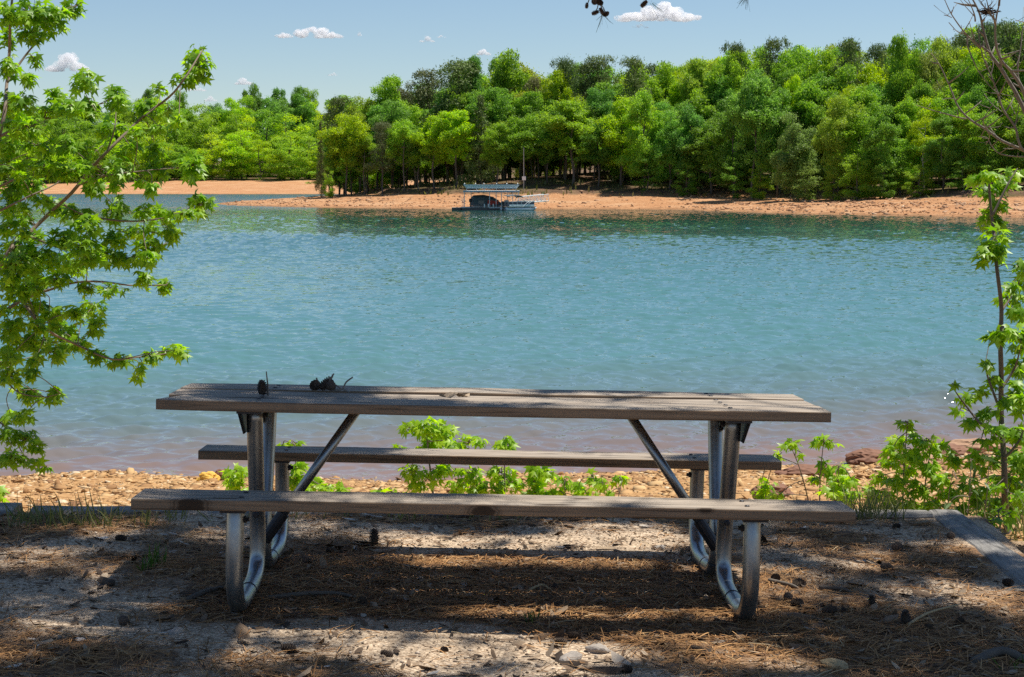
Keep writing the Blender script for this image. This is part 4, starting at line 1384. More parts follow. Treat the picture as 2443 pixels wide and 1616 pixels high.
def panel(a, b, c, d, th=.03):
    a, b, c, d = map(Vector, (a, b, c, d))
    n_ = (b - a).cross(d - a).normalized() * th
    m.add([a, b, c, d, a + n_, b + n_, c + n_, d + n_], [(3, 2, 1, 0), (4, 5, 6, 7), (0, 1, 5, 4), (1, 2, 6, 5), (2, 3, 7, 6), (3, 0, 4, 7)])


panel((-3.7, .1, z0), (3.45, .1, z0), (3.8, -.2, z1), (-4.1, -.2, z1))
panel((-3.7, 6.9, z0), (3.45, 6.9, z0), (3.8, 7.2, z1), (-4.1, 7.2, z1))
panel((-3.7, .12, z0), (-3.7, 6.88, z0), (-4.1, 7.18, z1), (-4.1, -.18, z1))
panel((3.45, .12, z0), (3.45, 6.88, z0), (3.8, 7.18, z1), (3.8, -.18, z1))
m.build('parapet', plain('pale_blue_panel', (.60, .68, .74), .4, .1, .1, 2), dock)
m = MB()
m.box((-.15, -.21, z1 + .03), (7.98, .16, .09))
m.box((-.15, 7.21, z1 + .03), (7.98, .07, .06))
m.box((-.13, .10, z0 - .03), (7.2, .05, .05))
m.build('rail', M['white'], dock)
for x in (-3.95, -2.4, -1.2, .6, 2.05, 3.6):
    m = MB()
    m.tube([(x * .93, .1, 2.8), (x * .93, .1, z0)], .03, 6)
    m.build('rail_post', M['alu'], dock)
    m = MB()
    m.tube([(x, -.2, z1 + .05), (x, -.2, z1 + .16)], .02, 6)
    m.lathe((x, -.2, z1 + .15), [(.03, 0), (.075, .04), (.075, .10), (.03, .14)], 8)
    m.build('lamp', M['white'], dock)
m = MB()                                        # swim ladder at the left
for x in (-4.32, -4.12):
    m.tube([(x, .05, .3), (x, .05, 1.75)], .022, 6)
for k in range(5):
    m.tube([(-4.32, .05, .5 + k * .25), (-4.12, .05, .5 + k * .25)], .016, 5)
m.build('ladder', M['alu'], dock)
for cx in (1015, 930, 860):
    m = MB()
    x, _ = dk(cx, 0)
    m.lathe((x, -.02, .42), [(.07, 0), (.07, .12), (.085, .14), (.085, .46), (.02, .52)], 8)
    m.build('piling_cap', M['white'], dock)


def outboard(parent, x, y, z, s=1.0):
    m = MB()
    m.lathe((x, y, z + .72 * s), [(.12 * s, 0), (.19 * s, .06 * s), (.2 * s, .3 * s), (.15 * s, .42 * s), (.05 * s, .46 * s)], 10)
    m.box((x, y, z + .3 * s), (.13 * s, .2 * s, .9 * s))
    m.box((x - .02, y, z - .2 * s), (.34 * s, .05 * s, .2 * s))
    return m.build('outboard_motor', M['black'], parent)


def pontoons(parent, L, W_):
    for sy in (-1, 1):
        m = MB()
        y = sy * W_ / 2 * .72
        pts = [(-L / 2, y, .18), (L / 2 - .9, y, .18), (L / 2 - .35, y, .26), (L / 2, y, .42)]
        m.tube(pts, [.3, .3, .22, .04], 12)
        m.build('pontoon', M['alu'], parent, smooth=True)
    m = MB()
    m.box((-.1, 0, .53), (L - .3, W_, .09))
    m.build('boat_deck', M['cream'], parent)


# open pontoon boat moored at the right
bt = empty('pontoon_boat', (DX0 + 3.75, YD - 1.0, 0), R(30))
tag(bt, 'open white pontoon boat with black outboard and dark bimini moored right of the dock', 'boat')
L, W_ = 5.0, 2.1
pontoons(bt, L, W_)
m = MB()
for (c, d) in (((-.1, -W_ / 2 + .03, .92), (L - .9, .05, .62)), ((-.1, W_ / 2 - .03, .92), (L - .9, .05, .62)), ((L / 2 - .58, 0, .92), (.05, W_ - .12, .62)), ((-L / 2 + .38, .35, .92), (.05, W_ - .9, .62))):
    m.box(c, d)
m.build('side_panel', M['navy'], bt)
m = MB()
for s in (-1, 1):
    m.box((-.1, s * (W_ / 2 - .002), .74), (L - .9, .05, .26))
m.build('lower_panel', M['white'], bt)
m = MB()
for s in (-1, 1):
    m.box((-.1, s * (W_ / 2), 1.25), (L - .85, .06, .05))
    m.box((-.1, s * (W_ / 2 + .002), .62), (L - .85, .062, .07))
    for a in range(2):                                     # the white sweeps on the bow panels
        pts = [(L / 2 - 2.3 + a * .45 + .9 * t, s * (W_ / 2 + .012), .62 + .6 * math.sin(t * 1.57)) for t in (0, .2, .4, .6, .8, 1)]
        m.tube(pts, .045, 5)
    for q in (-1.6, -.9, -.2):
        m.box((q, s * (W_ / 2 + .004), .93), (.05, .06, .6))
m.box((L / 2 - .56, 0, 1.25), (.06, W_ - .1, .05))
m.build('rail', M['white'], bt)
m = MB()
for (c, d) in (((1.2, -.65, .85), (1.5, .55, .5)), ((1.2, .65, .85), (1.5, .55, .5)), ((-1.5, .45, .85), (.8, 1.0, .5)), ((-1.75, .45, 1.2), (.22, 1.0, .5)), ((.5, -.65, 1.25), (.16, .55, .42)), ((1.2, -.9, 1.2), (1.4, .14, .35))):
    m.box(c, d)
m.build('seat', M['cream'], bt, bevel=.04)
m = MB()
m.box((-.2, -.55, .95), (.5, .6, .8))
m.build('console', M['white'], bt, bevel=.05)
m = MB()
V_, nx = [], 10
for i in range(nx + 1):
    x = -2.3 + 2.5 * i / nx
    for j in range(7):
        y = -1.0 + 2.0 * j / 6
        V_.append((x, y, 2.1 + .16 * math.sin(math.pi * i / nx) ** .6 - .12 * (y ** 2) - (.18 if i == nx else 0)))
F_ = [(i * 7 + j, i * 7 + j + 1, (i + 1) * 7 + j + 1, (i + 1) * 7 + j) for i in range(nx) for j in range(6)]
n_ = len(V_)
m.add(V_ + [(x, y, z - .05) for x, y, z in V_], F_ + [tuple(n_ + q for q in reversed(f)) for f in F_])
m.build('bimini_top', M['canvas'], bt)
m = MB()
for s in (-1, 1):
    for a, b_ in ((-2.2, -1.2), (-.9, -1.2), (.1, -1.2)):
        m.tube([(b_, s * 1.0, 1.2), (a, s * .98, 2.1)], .02, 6)
m.build('bimini_frame', M['alu'], bt)
outboard(bt, -L / 2 - .1, 0, .15)

# covered boat under the roof
bt = empty('pontoon_boat', (DX0 - .9, YD + 2.9, 0), R(14))
tag(bt, 'pontoon boat under dark and red canvas covers inside the floating dock', 'boat')
pontoons(bt, 4.6, 2.2)
m = MB()
prof = [(-2.0, .6), (-2.1, 1.9), (-1.9, 2.12), (-1.2, 2.16), (-.5, 2.2), (.1, 2.1), (.9, 1.9), (1.6, 1.45), (2.1, .95), (2.2, .6)]
rowsn = 9
V_ = []
for j in range(rowsn):
    v_ = -1 + 2 * j / (rowsn - 1)
    k = 1 - .28 * abs(v_) ** 3
    for (x, z) in prof:
        V_.append((x, v_ * 1.12, .6 + (z - .6) * k + .03 * noise.noise(Vector((x * 3, v_ * 3, 2)))))
n_ = len(prof)
F_ = [(j * n_ + i, j * n_ + i + 1, (j + 1) * n_ + i + 1, (j + 1) * n_ + i) for j in range(rowsn - 1) for i in range(n_ - 1)]
F_ += [tuple(reversed(range(n_))), tuple((rowsn - 1) * n_ + i for i in range(n_)), tuple([j * n_ for j in range(rowsn)] + [j * n_ + n_ - 1 for j in reversed(range(rowsn))])]
m.add(V_, F_)
m.build('dark_cover', M['canvas'], bt)
m = MB()
for k, (x0, x1) in enumerate(((-.1, .6), (.65, 1.45))):
    m.box(((x0 + x1) / 2, -1.14, 1.08), (x1 - x0, .06, .62 - .12 * k))
m.build('red_cover', M['red'], bt)
m = MB()
m.box((-.2, -1.13, .72), (4.2, .05, .14))
m.box((-1.0, -1.135, 1.1), (.9, .04, .55))
m.build('side_panel', M['glass'], bt)
outboard(bt, -2.45, -.4, .3, 1.15)

# gangway up to the bank
gw = empty('gangway', (DX0 + 3.4, YD + 1.6, 0))
tag(gw, 'white truss gangway leading from the dock to the clay beach', 'gangway')
A_, B_ = Vector((.1, 0, .95)), Vector((4.4, 4.6, 1.30))
m = MB()
d_ = (B_ - A_).normalized()
s_ = Vector((-d_.y, d_.x, 0)).normalized() * .5
for s in (-1, 1):
    m.tube([A_ + s_ * s, B_ + s_ * s], .05, 6)
    m.tube([A_ + s_ * s + Vector((0, 0, .95)), B_ + s_ * s + Vector((0, 0, .95))], .04, 6)
    for i in range(8):
        p, q = A_.lerp(B_, i / 8) + s_ * s, A_.lerp(B_, (i + 1) / 8) + s_ * s
        m.tube([p, p.lerp(q, .5) + Vector((0, 0, .95))], .03, 5)
        m.tube([p.lerp(q, .5) + Vector((0, 0, .95)), q], .03, 5)
        m.tube([q, q + Vector((0, 0, .95))], .025, 5)
m.build('truss', M['white'], gw)
m = MB()
m.add([A_ - s_, A_ + s_, B_ + s_, B_ - s_] + [p - Vector((0, 0, .08)) for p in (A_ - s_, A_ + s_, B_ + s_, B_ - s_)], [(0, 3, 2, 1), (4, 5, 6, 7), (0, 1, 5, 4), (1, 2, 6, 5), (2, 3, 7, 6), (3, 0, 4, 7)])
m.build('walkway', M['deck'], gw)

p = at(1212, 426, 270)
g = far_h(p.x, 270)
pl = empty('sign_pole', (p.x, 270, g))
tag(pl, 'tall thin grey pole carrying a small square sign on the bank behind the dock', 'sign pole')
ztop = at(1212, 342, 270).z - g
m = MB()
m.tube([(0, 0, -.3), (0, 0, ztop)], [.065, .05], 8)
m.build('pole', M['pole'], pl)
zs = at(1212, 413, 270).z - g
m = MB()
m.box((.05, -.12, zs), (.62, .04, .62))
m.build('sign_board', M['white'], pl)

# ------------------------------------------------------------------ near beach
n = 42000
px = rng.uniform(-7.5, 9, n)
py = rng.uniform(8.6, 22.6, n)
keep = (py < shore_y(px) + .25)
px, py = px[keep], py[keep]
S = np.clip(rng.gamma(1.3, .024, len(px)) + .016, .02, .19)
pz = near_h_np(px, py)
tag(rocks('beach_stones', np.stack([px, py, pz + S * .04], -1), S * 1.15, M['pebble'], .2, 11, tilt=.2), kind='stuff')


def boulder(name, dx, dy, Y, size, mat, label, seed, sink=.25, rz=0):
    p = at(dx, dy, Y)
    bm = bmesh.new()
    bmesh.ops.create_icosphere(bm, subdivisions=4, radius=.5)
    for v in bm.verts:
        q = v.co.copy()
        k = 1 + .30 * noise.fractal(q * 2.0 + Vector((seed, 0, 0)), 1, 2, 4) + .08 * noise.noise(q * 9)
        k += .18 * round(noise.noise(q * 1.6 + Vector((0, seed, 0))) * 2) / 2
        v.co = Vector((q.x * size[0] * k, q.y * size[1] * k, q.z * size[2] * k))
    me = bpy.data.meshes.new(name)
    bm.to_mesh(me)
    bm.free()
    o = link(name, me, mat)
    o.location = (p.x, Y, max(-.05, float(near_h_np(np.array(p.x), np.array(Y)))) + size[2] * (.5 - sink))
    o.rotation_euler = (0, 0, rz)
    return tag(o, label, 'rock')


boulder('beach_rock', 2013, 1066, 21.0, (.6, .42, .26), M['rock_red'], 'dark red-brown rock sitting at the water edge right of the sapling', 1)
boulder('beach_rock', 2120, 1075, 19.6, (.8, .55, .22), M['rock'], 'flat tan rock half hidden by the green shrub at the water edge', 2)
boulder('beach_rock', 2185, 1050, 21.4, (.7, .45, .22), M['rock_red'], 'largest reddish rock slab behind the tall right sapling', 3)
boulder('beach_rock', 2255, 1042, 21.9, (.85, .5, .26), M['rock'], 'smooth tan boulder rightmost along the near water edge', 4)
boulder('beach_rock', 480, 1107, 18.8, (.24, .2, .15), M['rock_yellow'], 'bright yellow rock on the stony beach at the left', 5)
boulder('beach_rock', 516, 1110, 19.0, (.20, .18, .18), M['rock_red'], 'small dark rock just right of the yellow rock', 6)
boulder('beach_rock', 1790, 1118, 13.6, (.34, .26, .15), M['rock_red'], 'rounded orange-brown rock on the beach behind the rear bench end', 7)
boulder('beach_rock', 1872, 1092, 18.5, (.62, .35, .16), M['rock_red'], 'low red-brown rock at the water edge beneath the flat-topped sapling', 8)
boulder('beach_rock', 1745, 1082, 20.6, (.5, .3, .13), M['rock_red'], 'thin flat brown rock below the end of the rear bench', 9)
boulder('beach_rock', 1722, 1150, 11.2, (.30, .22, .12), M['rock_red'], 'small reddish rock seen between the right table legs and bench', 10)

# ------------------------------------------------------------------ litter on the pad
def pad_pts(n, f):
    x = rng.uniform(-3.2, 3.1, n)
    y = rng.uniform(3.9, 8.1, n)
    k = litter_np(x, y)
    by = PAD_L[1] + (x - PAD_L[0]) / (PAD_R[0] - PAD_L[0]) * (PAD_R[1] - PAD_L[1])
    keep = (y < by - .06) & ((x < 2.0 + (y - 6.63) * .06) | (x > 2.26 + (y - 6.63) * .07)) & (rng.random(n) < f(k))
    x, y = x[keep], y[keep]
    z = near_h_np(x, y) + .012 * np.array([noise.fractal(Vector((a * 1.6, b * 1.6, 0)), 1, 2, 4) for a, b in zip(x, y)])
    return x, y, z


x, y, z = pad_pts(90000, lambda k: np.clip(.42 + k * 1.5, .05, 1))
n = len(x)
a = rng.uniform(0, 2 * np.pi, n) + .0
T = np.stack([np.cos(a), np.sin(a), rng.normal(0, .10, n)], -1)
NEED_T = np.array([(-.5, -.5, 0), (-.5, .5, 0), (0, -.5, .035), (0, .5, .035), (.5, -.3, -.01), (.5, .3, -.01)])
NEED_F = np.array([(0, 2, 3, 1), (2, 4, 5, 3)])
L = rng.uniform(.04, .14, n)
tag(scatter('pine_needle_litter', np.stack([x, y, z + rng.uniform(.002, .016, n)], -1), T, np.array([0, 0, 1]) + rng.normal(size=(n, 3)) * .3, np.stack([L, rng.uniform(.002, .004, n), L], -1), NEED_T, NEED_F,
            np.clip(rng.normal(.48, .24, n), 0, 1), M['needles_dead']), kind='stuff')
x, y, z = pad_pts(17000, lambda k: np.clip(.55 + k * .8, .22, 1))
n = len(x)
FL_T = np.array([(0, 0, .06), (.5, .05, 0), (.28, .30, .02), (-.2, .26, .0), (-.5, -.02, .09), (-.15, -.28, .02), (.3, -.24, -.01)])
FL_F = np.array([(0, i, i % 6 + 1) for i in range(1, 7)])
S = rng.gamma(2.0, .0095, n) + .008
tag(scatter('bark_chip_litter', np.stack([x, y, z + .006], -1), rng.normal(size=(n, 3)) * np.array([1, 1, .18]), np.array([0, 0, 1]) + rng.normal(size=(n, 3)) * .32, np.stack([S * 1.5, S * rng.uniform(.5, 1.2, n), S * 1.5], -1), FL_T, FL_F,
            np.clip(rng.normal(.36, .25, n), 0, 1), M['litter']), kind='stuff')
x, y, z = pad_pts(24000, lambda k: np.clip(.5 - k * 1.2, .06, 1))
n = len(x)
OC_V = np.array([(.5, 0, 0), (0, .45, 0), (-.5, .05, 0), (0, -.4, 0), (.05, 0, .32), (0, 0, -.3)])
OC_F = np.array([(0, 1, 4), (1, 2, 4), (2, 3, 4), (3, 0, 4), (1, 0, 5), (2, 1, 5), (3, 2, 5), (0, 3, 5)])
S = rng.gamma(2.0, .0032, n) + .004
tag(scatter('gravel', np.stack([x, y, z + .002], -1), rng.normal(size=(n, 3)) * np.array([1, 1, .2]), np.array([0, 0, 1]) + rng.normal(size=(n, 3)) * .4, S, OC_V, OC_F, np.clip(rng.normal(.45, .25, n), 0, 1), M['gravel']), kind='stuff')


def cone_mesh(seed, L=.05, Wd=.019, open_=1.0, full=True):
    random.seed(seed)
    m = MB()
    m.lathe((0, 0, 0), [(.3 * Wd, -L / 2), (.62 * Wd, -L * .3), (.7 * Wd, 0), (.5 * Wd, L * .3), (.1 * Wd, L / 2)], 8)
    n = 70
    for i in range(n):
        f = i / n
        z = -L / 2 + L * f
        r = Wd * (.55 + .45 * math.sin(math.pi * min(1, f * .9 + .12))) * random.uniform(.9, 1.08)
        a = i * 2.39996
        c, s = math.cos(a), math.sin(a)
        ln, wd = r, .30 * Wd + .12 * Wd * math.sin(math.pi * f)
        rise = (.10 + .25 * f) * L * open_ * .5
        p = [(0, -wd * .3, 0), (0, wd * .3, 0), (ln * .8, wd, rise * .7), (ln * 1.12, 0, rise), (ln * .8, -wd, rise * .7), (ln * .85, 0, rise * .7 - .12 * Wd)]
        m.add([(q[0] * c - q[1] * s, q[0] * s + q[1] * c, z + q[2]) for q in p], [(0, 4, 3, 2, 1), (0, 1, 2, 5), (0, 5, 4), (2, 3, 5), (3, 4, 5)])
    me = bpy.data.meshes.new('pine_cone')
    me.from_pydata(m.v, [], m.f)
    me.update()
    me.materials.append(M['cone'])
    return me


CONES = [cone_mesh(s) for s in (1, 2, 3, 4)]
random.seed(21)
CL = [(893, 1297, 1.5, 1), (1690, 1335, 1, 0), (790, 1315, .9, 0), (287, 1288, 1.1, 0), (262, 1395, .9, 0), (295, 1487, 1.1, 0), (1060, 1555, .8, 0), (1370, 1520, 1.1, 0), (1340, 1535, .9, 0), (1660, 1552, .9, 0),
      (1850, 1385, 1.2, 0), (1905, 1400, 1.4, 0), (1880, 1430, 1.1, 0), (1900, 1445, 1.2, 0), (1978, 1462, 1.2, 0), (2080, 1446, 1.0, 1), (2114, 1358, 1.2, 0), (2140, 1310, 1.3, 0), (2268, 1282, 1.2, 0), (2138, 1256, .9, 0), (2404, 1394, 1.1, 0), 
      (2160, 1490, 1.2, 1), (2215, 1505, 1.1, 0), (2290, 1490, 1.1, 0), (1495, 1602, .9, 0), (690, 1553, 1.1, 0), (925, 1565, .9, 0), (865, 1440, 1.1, 0), (600, 1420, .9, 0), (800, 1440, .9, 0), 
      (1755, 1420, 1.0, 0)]
CL.sort()
for i, (sx, sy, s, up) in enumerate(CL):
    p = pad_hit(sx, sy + 5)
    o = bpy.data.objects.new('pine_cone', random.choice(CONES))
    col.objects.link(o)
    o.location = p + Vector((0, 0, .014 * s if not up else .024 * s))
    s *= .8
    o.scale = (s,) * 3
    o.rotation_euler = (R(random.uniform(-12, 12)) if up else R(90 + random.uniform(-15, 15)), 0, random.uniform(0, 6.3))
    side = 'left of the table' if sx < 540 else 'below the table' if sx < 1810 else 'right of the table'
    s = CL[i][2]
    k = [c for c in CL if (c[0] < 540) == (sx < 540) and (c[0] < 1810) == (sx < 1810)]
    j = k.index((sx, sy, s, up))
    tag(o, ('upright dark pine cone' if up else 'dark pine cone') + ', ' + (ordinal(j) if j else 'first') + ' from the left of those lying ' + side, 'pine cone', 'pine cones lying on the pad')


def on_table(dx, dy, zl=TABLE_H):
    return pad_hit(dx * DK, dy * DK, zl)


def stick(name, pts, r, mat, label, cat):
    m = MB()
    P = smooth_path(pts, 5)
    n = len(P)
    c = Vector(P[0])
    m.tube([p - c for p in P], [r * (1 - .5 * i / n) for i in range(n)], 7)
    o = m.build(name, mat, smooth=True)
    o.location = c
    return tag(o, label, cat)


# things left on the tabletop
p = on_table(607, 915)
o = tag(bpy.data.objects.new('pine_cone', CONES[1]), 'lone pine cone standing on the left part of the tabletop', 'pine cone')
col.objects.link(o)
o.location = p + N0 * .026
o.rotation_euler = (R(14), R(-8), .5)
m = MB()
m.tube([Vector((.020, 0, -.034)), Vector((.022, 0, .01)), Vector((.021, .004, .062))], [.004, .003, .002], 6)
m.build('twig', M['twig'], o)
base = on_table(742, 908)
cl_ = empty('cone_cluster', base)
tag(cl_, 'clump of dark pine cones on a forked twig lying on the tabletop', 'pine cones')
for (dx, dz, s, rx, rz) in ((-.022, .026, 1.0, 70, .4), (.018, .030, 1.05, 55, 2.2), (.040, .026, .95, 80, 3.6), (.0, .024, .8, 95, 5.0)):
    o = bpy.data.objects.new('pine_cone', CONES[2])
    col.objects.link(o)
    o.parent = cl_
    o.location = (dx, .01 * math.sin(rz), dz)
    o.scale = (s,) * 3
    o.rotation_euler = (R(rx), 0, rz)
m = MB()
for pl in ([(0, 0, .012), (.06, -.01, .010), (.085, -.012, .014), (.10, -.005, .04), (.125, 0, .058)], [(.085, -.012, .014), (.10, -.02, .008), (.115, -.03, .003)], [(.03, 0, .03), (.038, 0, .05), (.052, 0, .072)], [(.036, 0, .046), (.032, 0, .062)],
           [(.034, .0, .044), (.045, .004, .058), (.046, .004, .068)], [(-.006, 0, .02), (-.012, 0, .045), (-.016, 0, .056)], [(.08, -.012, .013), (.06, -.006, .028), (.055, 0, .02)]):
    m.tube(smooth_path(pl, 4), .0032, 6)
m.build('forked_twig', M['twig'], cl_, smooth=True)
p = on_table(1052, 921)
m = MB()
V_ = []
for i in range(9):
    for j in range(4):
        u, v_ = i / 8 - .5, j / 3 - .5
        wd = .5 - abs(u) * .7
        V_.append((u * .115, v_ * .055 * (wd + .2), .010 + .012 * math.sin(u * 9 + j) * (1 - abs(u)) + .006 * noise.noise(Vector((i, j, 3)))))
m.add(V_, [(i * 4 + j, i * 4 + j + 1, (i + 1) * 4 + j + 1, (i + 1) * 4 + j) for i in range(8) for j in range(3)])
me_mat = plain('dry_tan_leaf', (.36, .27, .18), .8, 0, .4, 40)
o = m.build('dead_leaf', me_mat, smooth=True)
o.location = p
tag(o, 'curled dry tan leaf lying on the middle of the tabletop', 'leaf')
sm = o.modifiers.new('thickness', 'SOLIDIFY')
sm.thickness = .0012
# sticks and bark on the ground
q = lambda sx, sy, z_=.012: pad_hit(sx, sy) + N0 * z_
me_tan = plain('peeled_stick', (.46, .33, .17), .8, 0, .3, 30)
stick('stick', [q(2165, 1500), q(2215, 1482, .03), q(2285, 1466, .035)], .006, me_tan, 'pale peeled stick lying in the litter at the lower right', 'stick')
stick('stick', [q(1835, 1392), q(1885, 1408, .02), q(1905, 1412)], .009, M['bark'], 'dark stick beside the cluster of cones right of the right front leg', 'stick')
stick('stick', [q(1955, 1410), q(2000, 1416, .02), q(2030, 1420)], .010, M['bark'], 'short thick brown stick between the cone pile and the single cones at right', 'stick')
stick('stick', [q(450, 1438), q(490, 1424, .02), q(530, 1410)], .012, M['bark'], 'dark bark strip lying left of the left front leg', 'stick')
stick('stick', [q(640, 1435), q(720, 1430, .02), q(800, 1428, .02), q(850, 1434)], .010, M['bark'], 'long thin dark stick lying right of the left leg frame', 'stick')
stick('stick', [q(1900, 1470, .0), q(1950, 1485, .012), q(1968, 1500, 0)], .007, M['bark'], 'thin dark twig right of the right front leg near the frame bottom', 'stick')
stick('stick', [q(2320, 1585, .0), q(2390, 1575, .03), q(2460, 1590, .01)], .02, M['bark'], 'thick weathered branch piece at the bottom right corner', 'stick')
stick('stick', [q(1240, 1420, .0), q(1290, 1408, .02), q(1310, 1412, .01)], .006, me_tan, 'thin pale stick in the shade under the table', 'stick')
boulder_ = None
for i, (sx, sy, s, lab) in enumerate([(1990, 1592, .07, 'tan wood chunk lying at the bottom edge right of the sunlit patch'), (420, 1512, .05, 'pale quartz pebble left of the lower sunlit patch'), (2325, 1542, .022, 'small white pebble at the lower right'),
                                      (1425, 1555, .06, 'pale stone in the sunlit patch at the bottom centre'), (1360, 1578, .07, 'flat pinkish stone at the bottom of the sunlit patch')]):
    p = pad_hit(sx, sy)
    bm = bmesh.new()
    bmesh.ops.create_icosphere(bm, subdivisions=3, radius=.5)
    for v in bm.verts:
        k = 1 + .3 * noise.fractal(v.co * 2 + Vector((i * 3, 0, 0)), 1, 2, 3)
        v.co = Vector((v.co.x * s * 1.3 * k, v.co.y * s * .7 * k, v.co.z * s * .55 * k))
    me = bpy.data.meshes.new('stone')
    bm.to_mesh(me)
    bm.free()
    o = link('wood_chunk' if i == 0 else 'stone', me, me_tan if i == 0 else M['gravel_stone'] if 'gravel_stone' in M else M.setdefault('gravel_stone', plain('pale_stone', (.36, .31, .26), .8, 0, .25, 30)))
    o.location = p + N0 * s * .12
    o.rotation_euler = (0, 0, -.5 if i == 0 else i)
    tag(o, lab, 'wood' if i == 0 else 'stone')

# weeds


def blades(name, spots, mat, label=None, cat=None, kind=None, Y=None):
    P, T, N, S = [], [], [], []
    for (sx, sy, n, hgt, spread) in spots:
        c = pad_hit(sx, sy)
        for _ in range(n):
            P.append((c.x + random.gauss(0, spread), c.y + random.gauss(0, spread), c.z - .004))
            T.append((random.gauss(0, .35), random.gauss(0, .35), 1))
            N.append((random.gauss(0, 1), random.gauss(0, 1), .2))
            S.append((hgt * random.uniform(.5, 1.2), .028 * random.uniform(.7, 1.3), hgt * .8))
    t = np.array([(0, -.09, 0), (0, .09, 0), (.4, -.1, -.02), (.4, .1, -.02), (.75, -.06, -.14), (.75, .06, -.14), (1, 0, -.34)])
    f = np.array([(0, 2, 1), (1, 2, 3), (2, 4, 3), (3, 4, 5), (4, 6, 5)])
    o = scatter(name, P, T, N, S, t, f, np.clip(rng.normal(.5, .25, len(P)), 0, 1), mat)
    return tag(o, label, cat, kind=kind)


blades('weed', [(350, 1362, 22, .07, .018), (378, 1350, 26, .10, .02)], M['weed'], 'low feathery green weed growing on the pad left of the table', 'weed')
blades('weed', [(1268, 1484, 12, .05, .02)], M['weed'], 'small green weed in the shade in front of the table', 'weed')
blades('weed', [(2430, 1600, 14, .06, .03)], M['weed'], 'green sprig at the bottom right corner', 'weed')
blades('dry_grass', [(random.uniform(-10, 420), random.uniform(1228, 1262), 6, random.uniform(.05, .15), .05) for _ in range(46)] + [(random.uniform(1990, 2140), random.uniform(1222, 1240), 12, .16, .04) for _ in range(14)] +
       [(random.uniform(420, 1950), random.uniform(1236, 1244), 4, random.uniform(.05, .12), .03) for _ in range(30)], M['grass'], kind='stuff')

n = 900
gx = rng.uniform(-2.4, 3.2, n)
gy = back_y(gx) + .22 + rng.gamma(1.6, .28, n)
kp = np.array([noise.noise(Vector((a * 2.2, b * 2.2, 4.4))) for a, b in zip(gx, gy)]) + .25 * (gx > 1.2)
gx, gy = gx[kp > .12], gy[kp > .12]
n = len(gx)
hh = rng.uniform(.08, .30, n)
tag(scatter('bank_weeds', np.stack([gx, gy, near_h_np(gx, gy)], -1), rng.normal(size=(n, 3)) * .35 + np.array([0, 0, 1]), rng.normal(size=(n, 3)), np.stack([hh, np.full(n, .035), hh], -1),
            np.array([(0, -.09, 0), (0, .09, 0), (.4, -.1, -.02), (.4, .1, -.02), (.75, -.06, -.14), (.75, .06, -.14), (1, 0, -.34)]), np.array([(0, 2, 1), (1, 2, 3), (2, 4, 3), (3, 4, 5), (4, 6, 5)]), np.clip(rng.normal(.5, .3, n), 0, 1), M['grass']), kind='stuff')

# ------------------------------------------------------------------ the pine overhead that shades the table
pine = empty('pine_tree', (4.7, 6.4, pad_z(4.7, 6.4) - .25))
tag(pine, 'overhead pine whose hanging cones and needle tips show at the top of the frame', 'tree')
po = Vector(pine.location)
SPOTS = [(1030, 1690, 1500, 1592), (800, 1040, 1536, 1582), (565, 690, 1494, 1560), (350, 450, 1506, 1550), (150, 330, 1440, 1512), (30, 150, 1312, 1362), (230, 330, 1250, 1285), (900, 1420, 1280, 1306), (1370, 1640, 1250, 1308), (940, 1470, 1322, 1352),
         (1840, 1925, 1282, 1302), (1915, 2085, 1308, 1332), (2005, 2110, 1338, 1368), (2225, 2290, 1366, 1392), (2005, 2085, 1432, 1456), (1795, 1910, 1352, 1432), (1600, 1770, 1515, 1585), (1815, 1935, 1556, 1600), (2290, 2460, 1398, 1480),
         (2330, 2450, 1296, 1345), (2180, 2280, 1300, 1325), (2120, 2200, 1395, 1420), (480, 560, 1270, 1300), (700, 800, 1262, 1290), (-40, 90, 1540, 1580), (200, 300, 1350, 1380)]
spots = []
for x0, x1, y0, y1 in SPOTS:
    a, b_ = pad_hit(x0, (y0 + y1) / 2), pad_hit(x1, (y0 + y1) / 2)
    c, d_ = pad_hit((x0 + x1) / 2, y1), pad_hit((x0 + x1) / 2, y0)
    spots.append(((a.x + b_.x) / 2, (c.y + d_.y) / 2, (b_.x - a.x) / 2, (d_.y - c.y) / 2))
# sun flecks that land on the boards: carried down along the sun to the pad plane
for x0, x1, y0, y1, zl in [(960, 1090, 930, 948, TABLE_H), (1120, 1260, 938, 956, TABLE_H), (1290, 1420, 945, 985, TABLE_H), (1440, 1560, 945, 965, TABLE_H), (1640, 1760, 950, 975, TABLE_H), (1820, 1960, 940, 985, TABLE_H), (720, 810, 1188, 1212, SEAT),
                           (850, 1080, 1190, 1218, SEAT), (1150, 1400, 1200, 1222, SEAT), (1500, 1700, 1195, 1220, SEAT), (1720, 1830, 1200, 1222, SEAT), (1300, 1560, 1083, 1096, SEAT), (1000, 1150, 1075, 1085, SEAT)]:
    a, b_ = pad_hit(x0, (y0 + y1) / 2, zl), pad_hit(x1, (y0 + y1) / 2, zl)
    c, d_ = pad_hit((x0 + x1) / 2, y1, zl), pad_hit((x0 + x1) / 2, y0, zl)
    s_ = SUN * (zl / SUN.z)
    spots.append(((a.x + b_.x) / 2 - s_.x, (c.y + d_.y) / 2 - s_.y, (b_.x - a.x) / 2, max(.05, (d_.y - c.y) / 2)))
spots = np.array(spots)
SM = np.array([(.15, .12) if i >= len(SPOTS) else (.20, .18) if i < 5 else (.06, .05) if i in (10, 11, 12, 13, 14, 16, 17, 18, 19, 20, 21) else (.11, .09) for i in range(len(spots))])      # how far the boughs stay clear of each sun fleck
random.seed(31)
boughs = []
bm_ = MB()
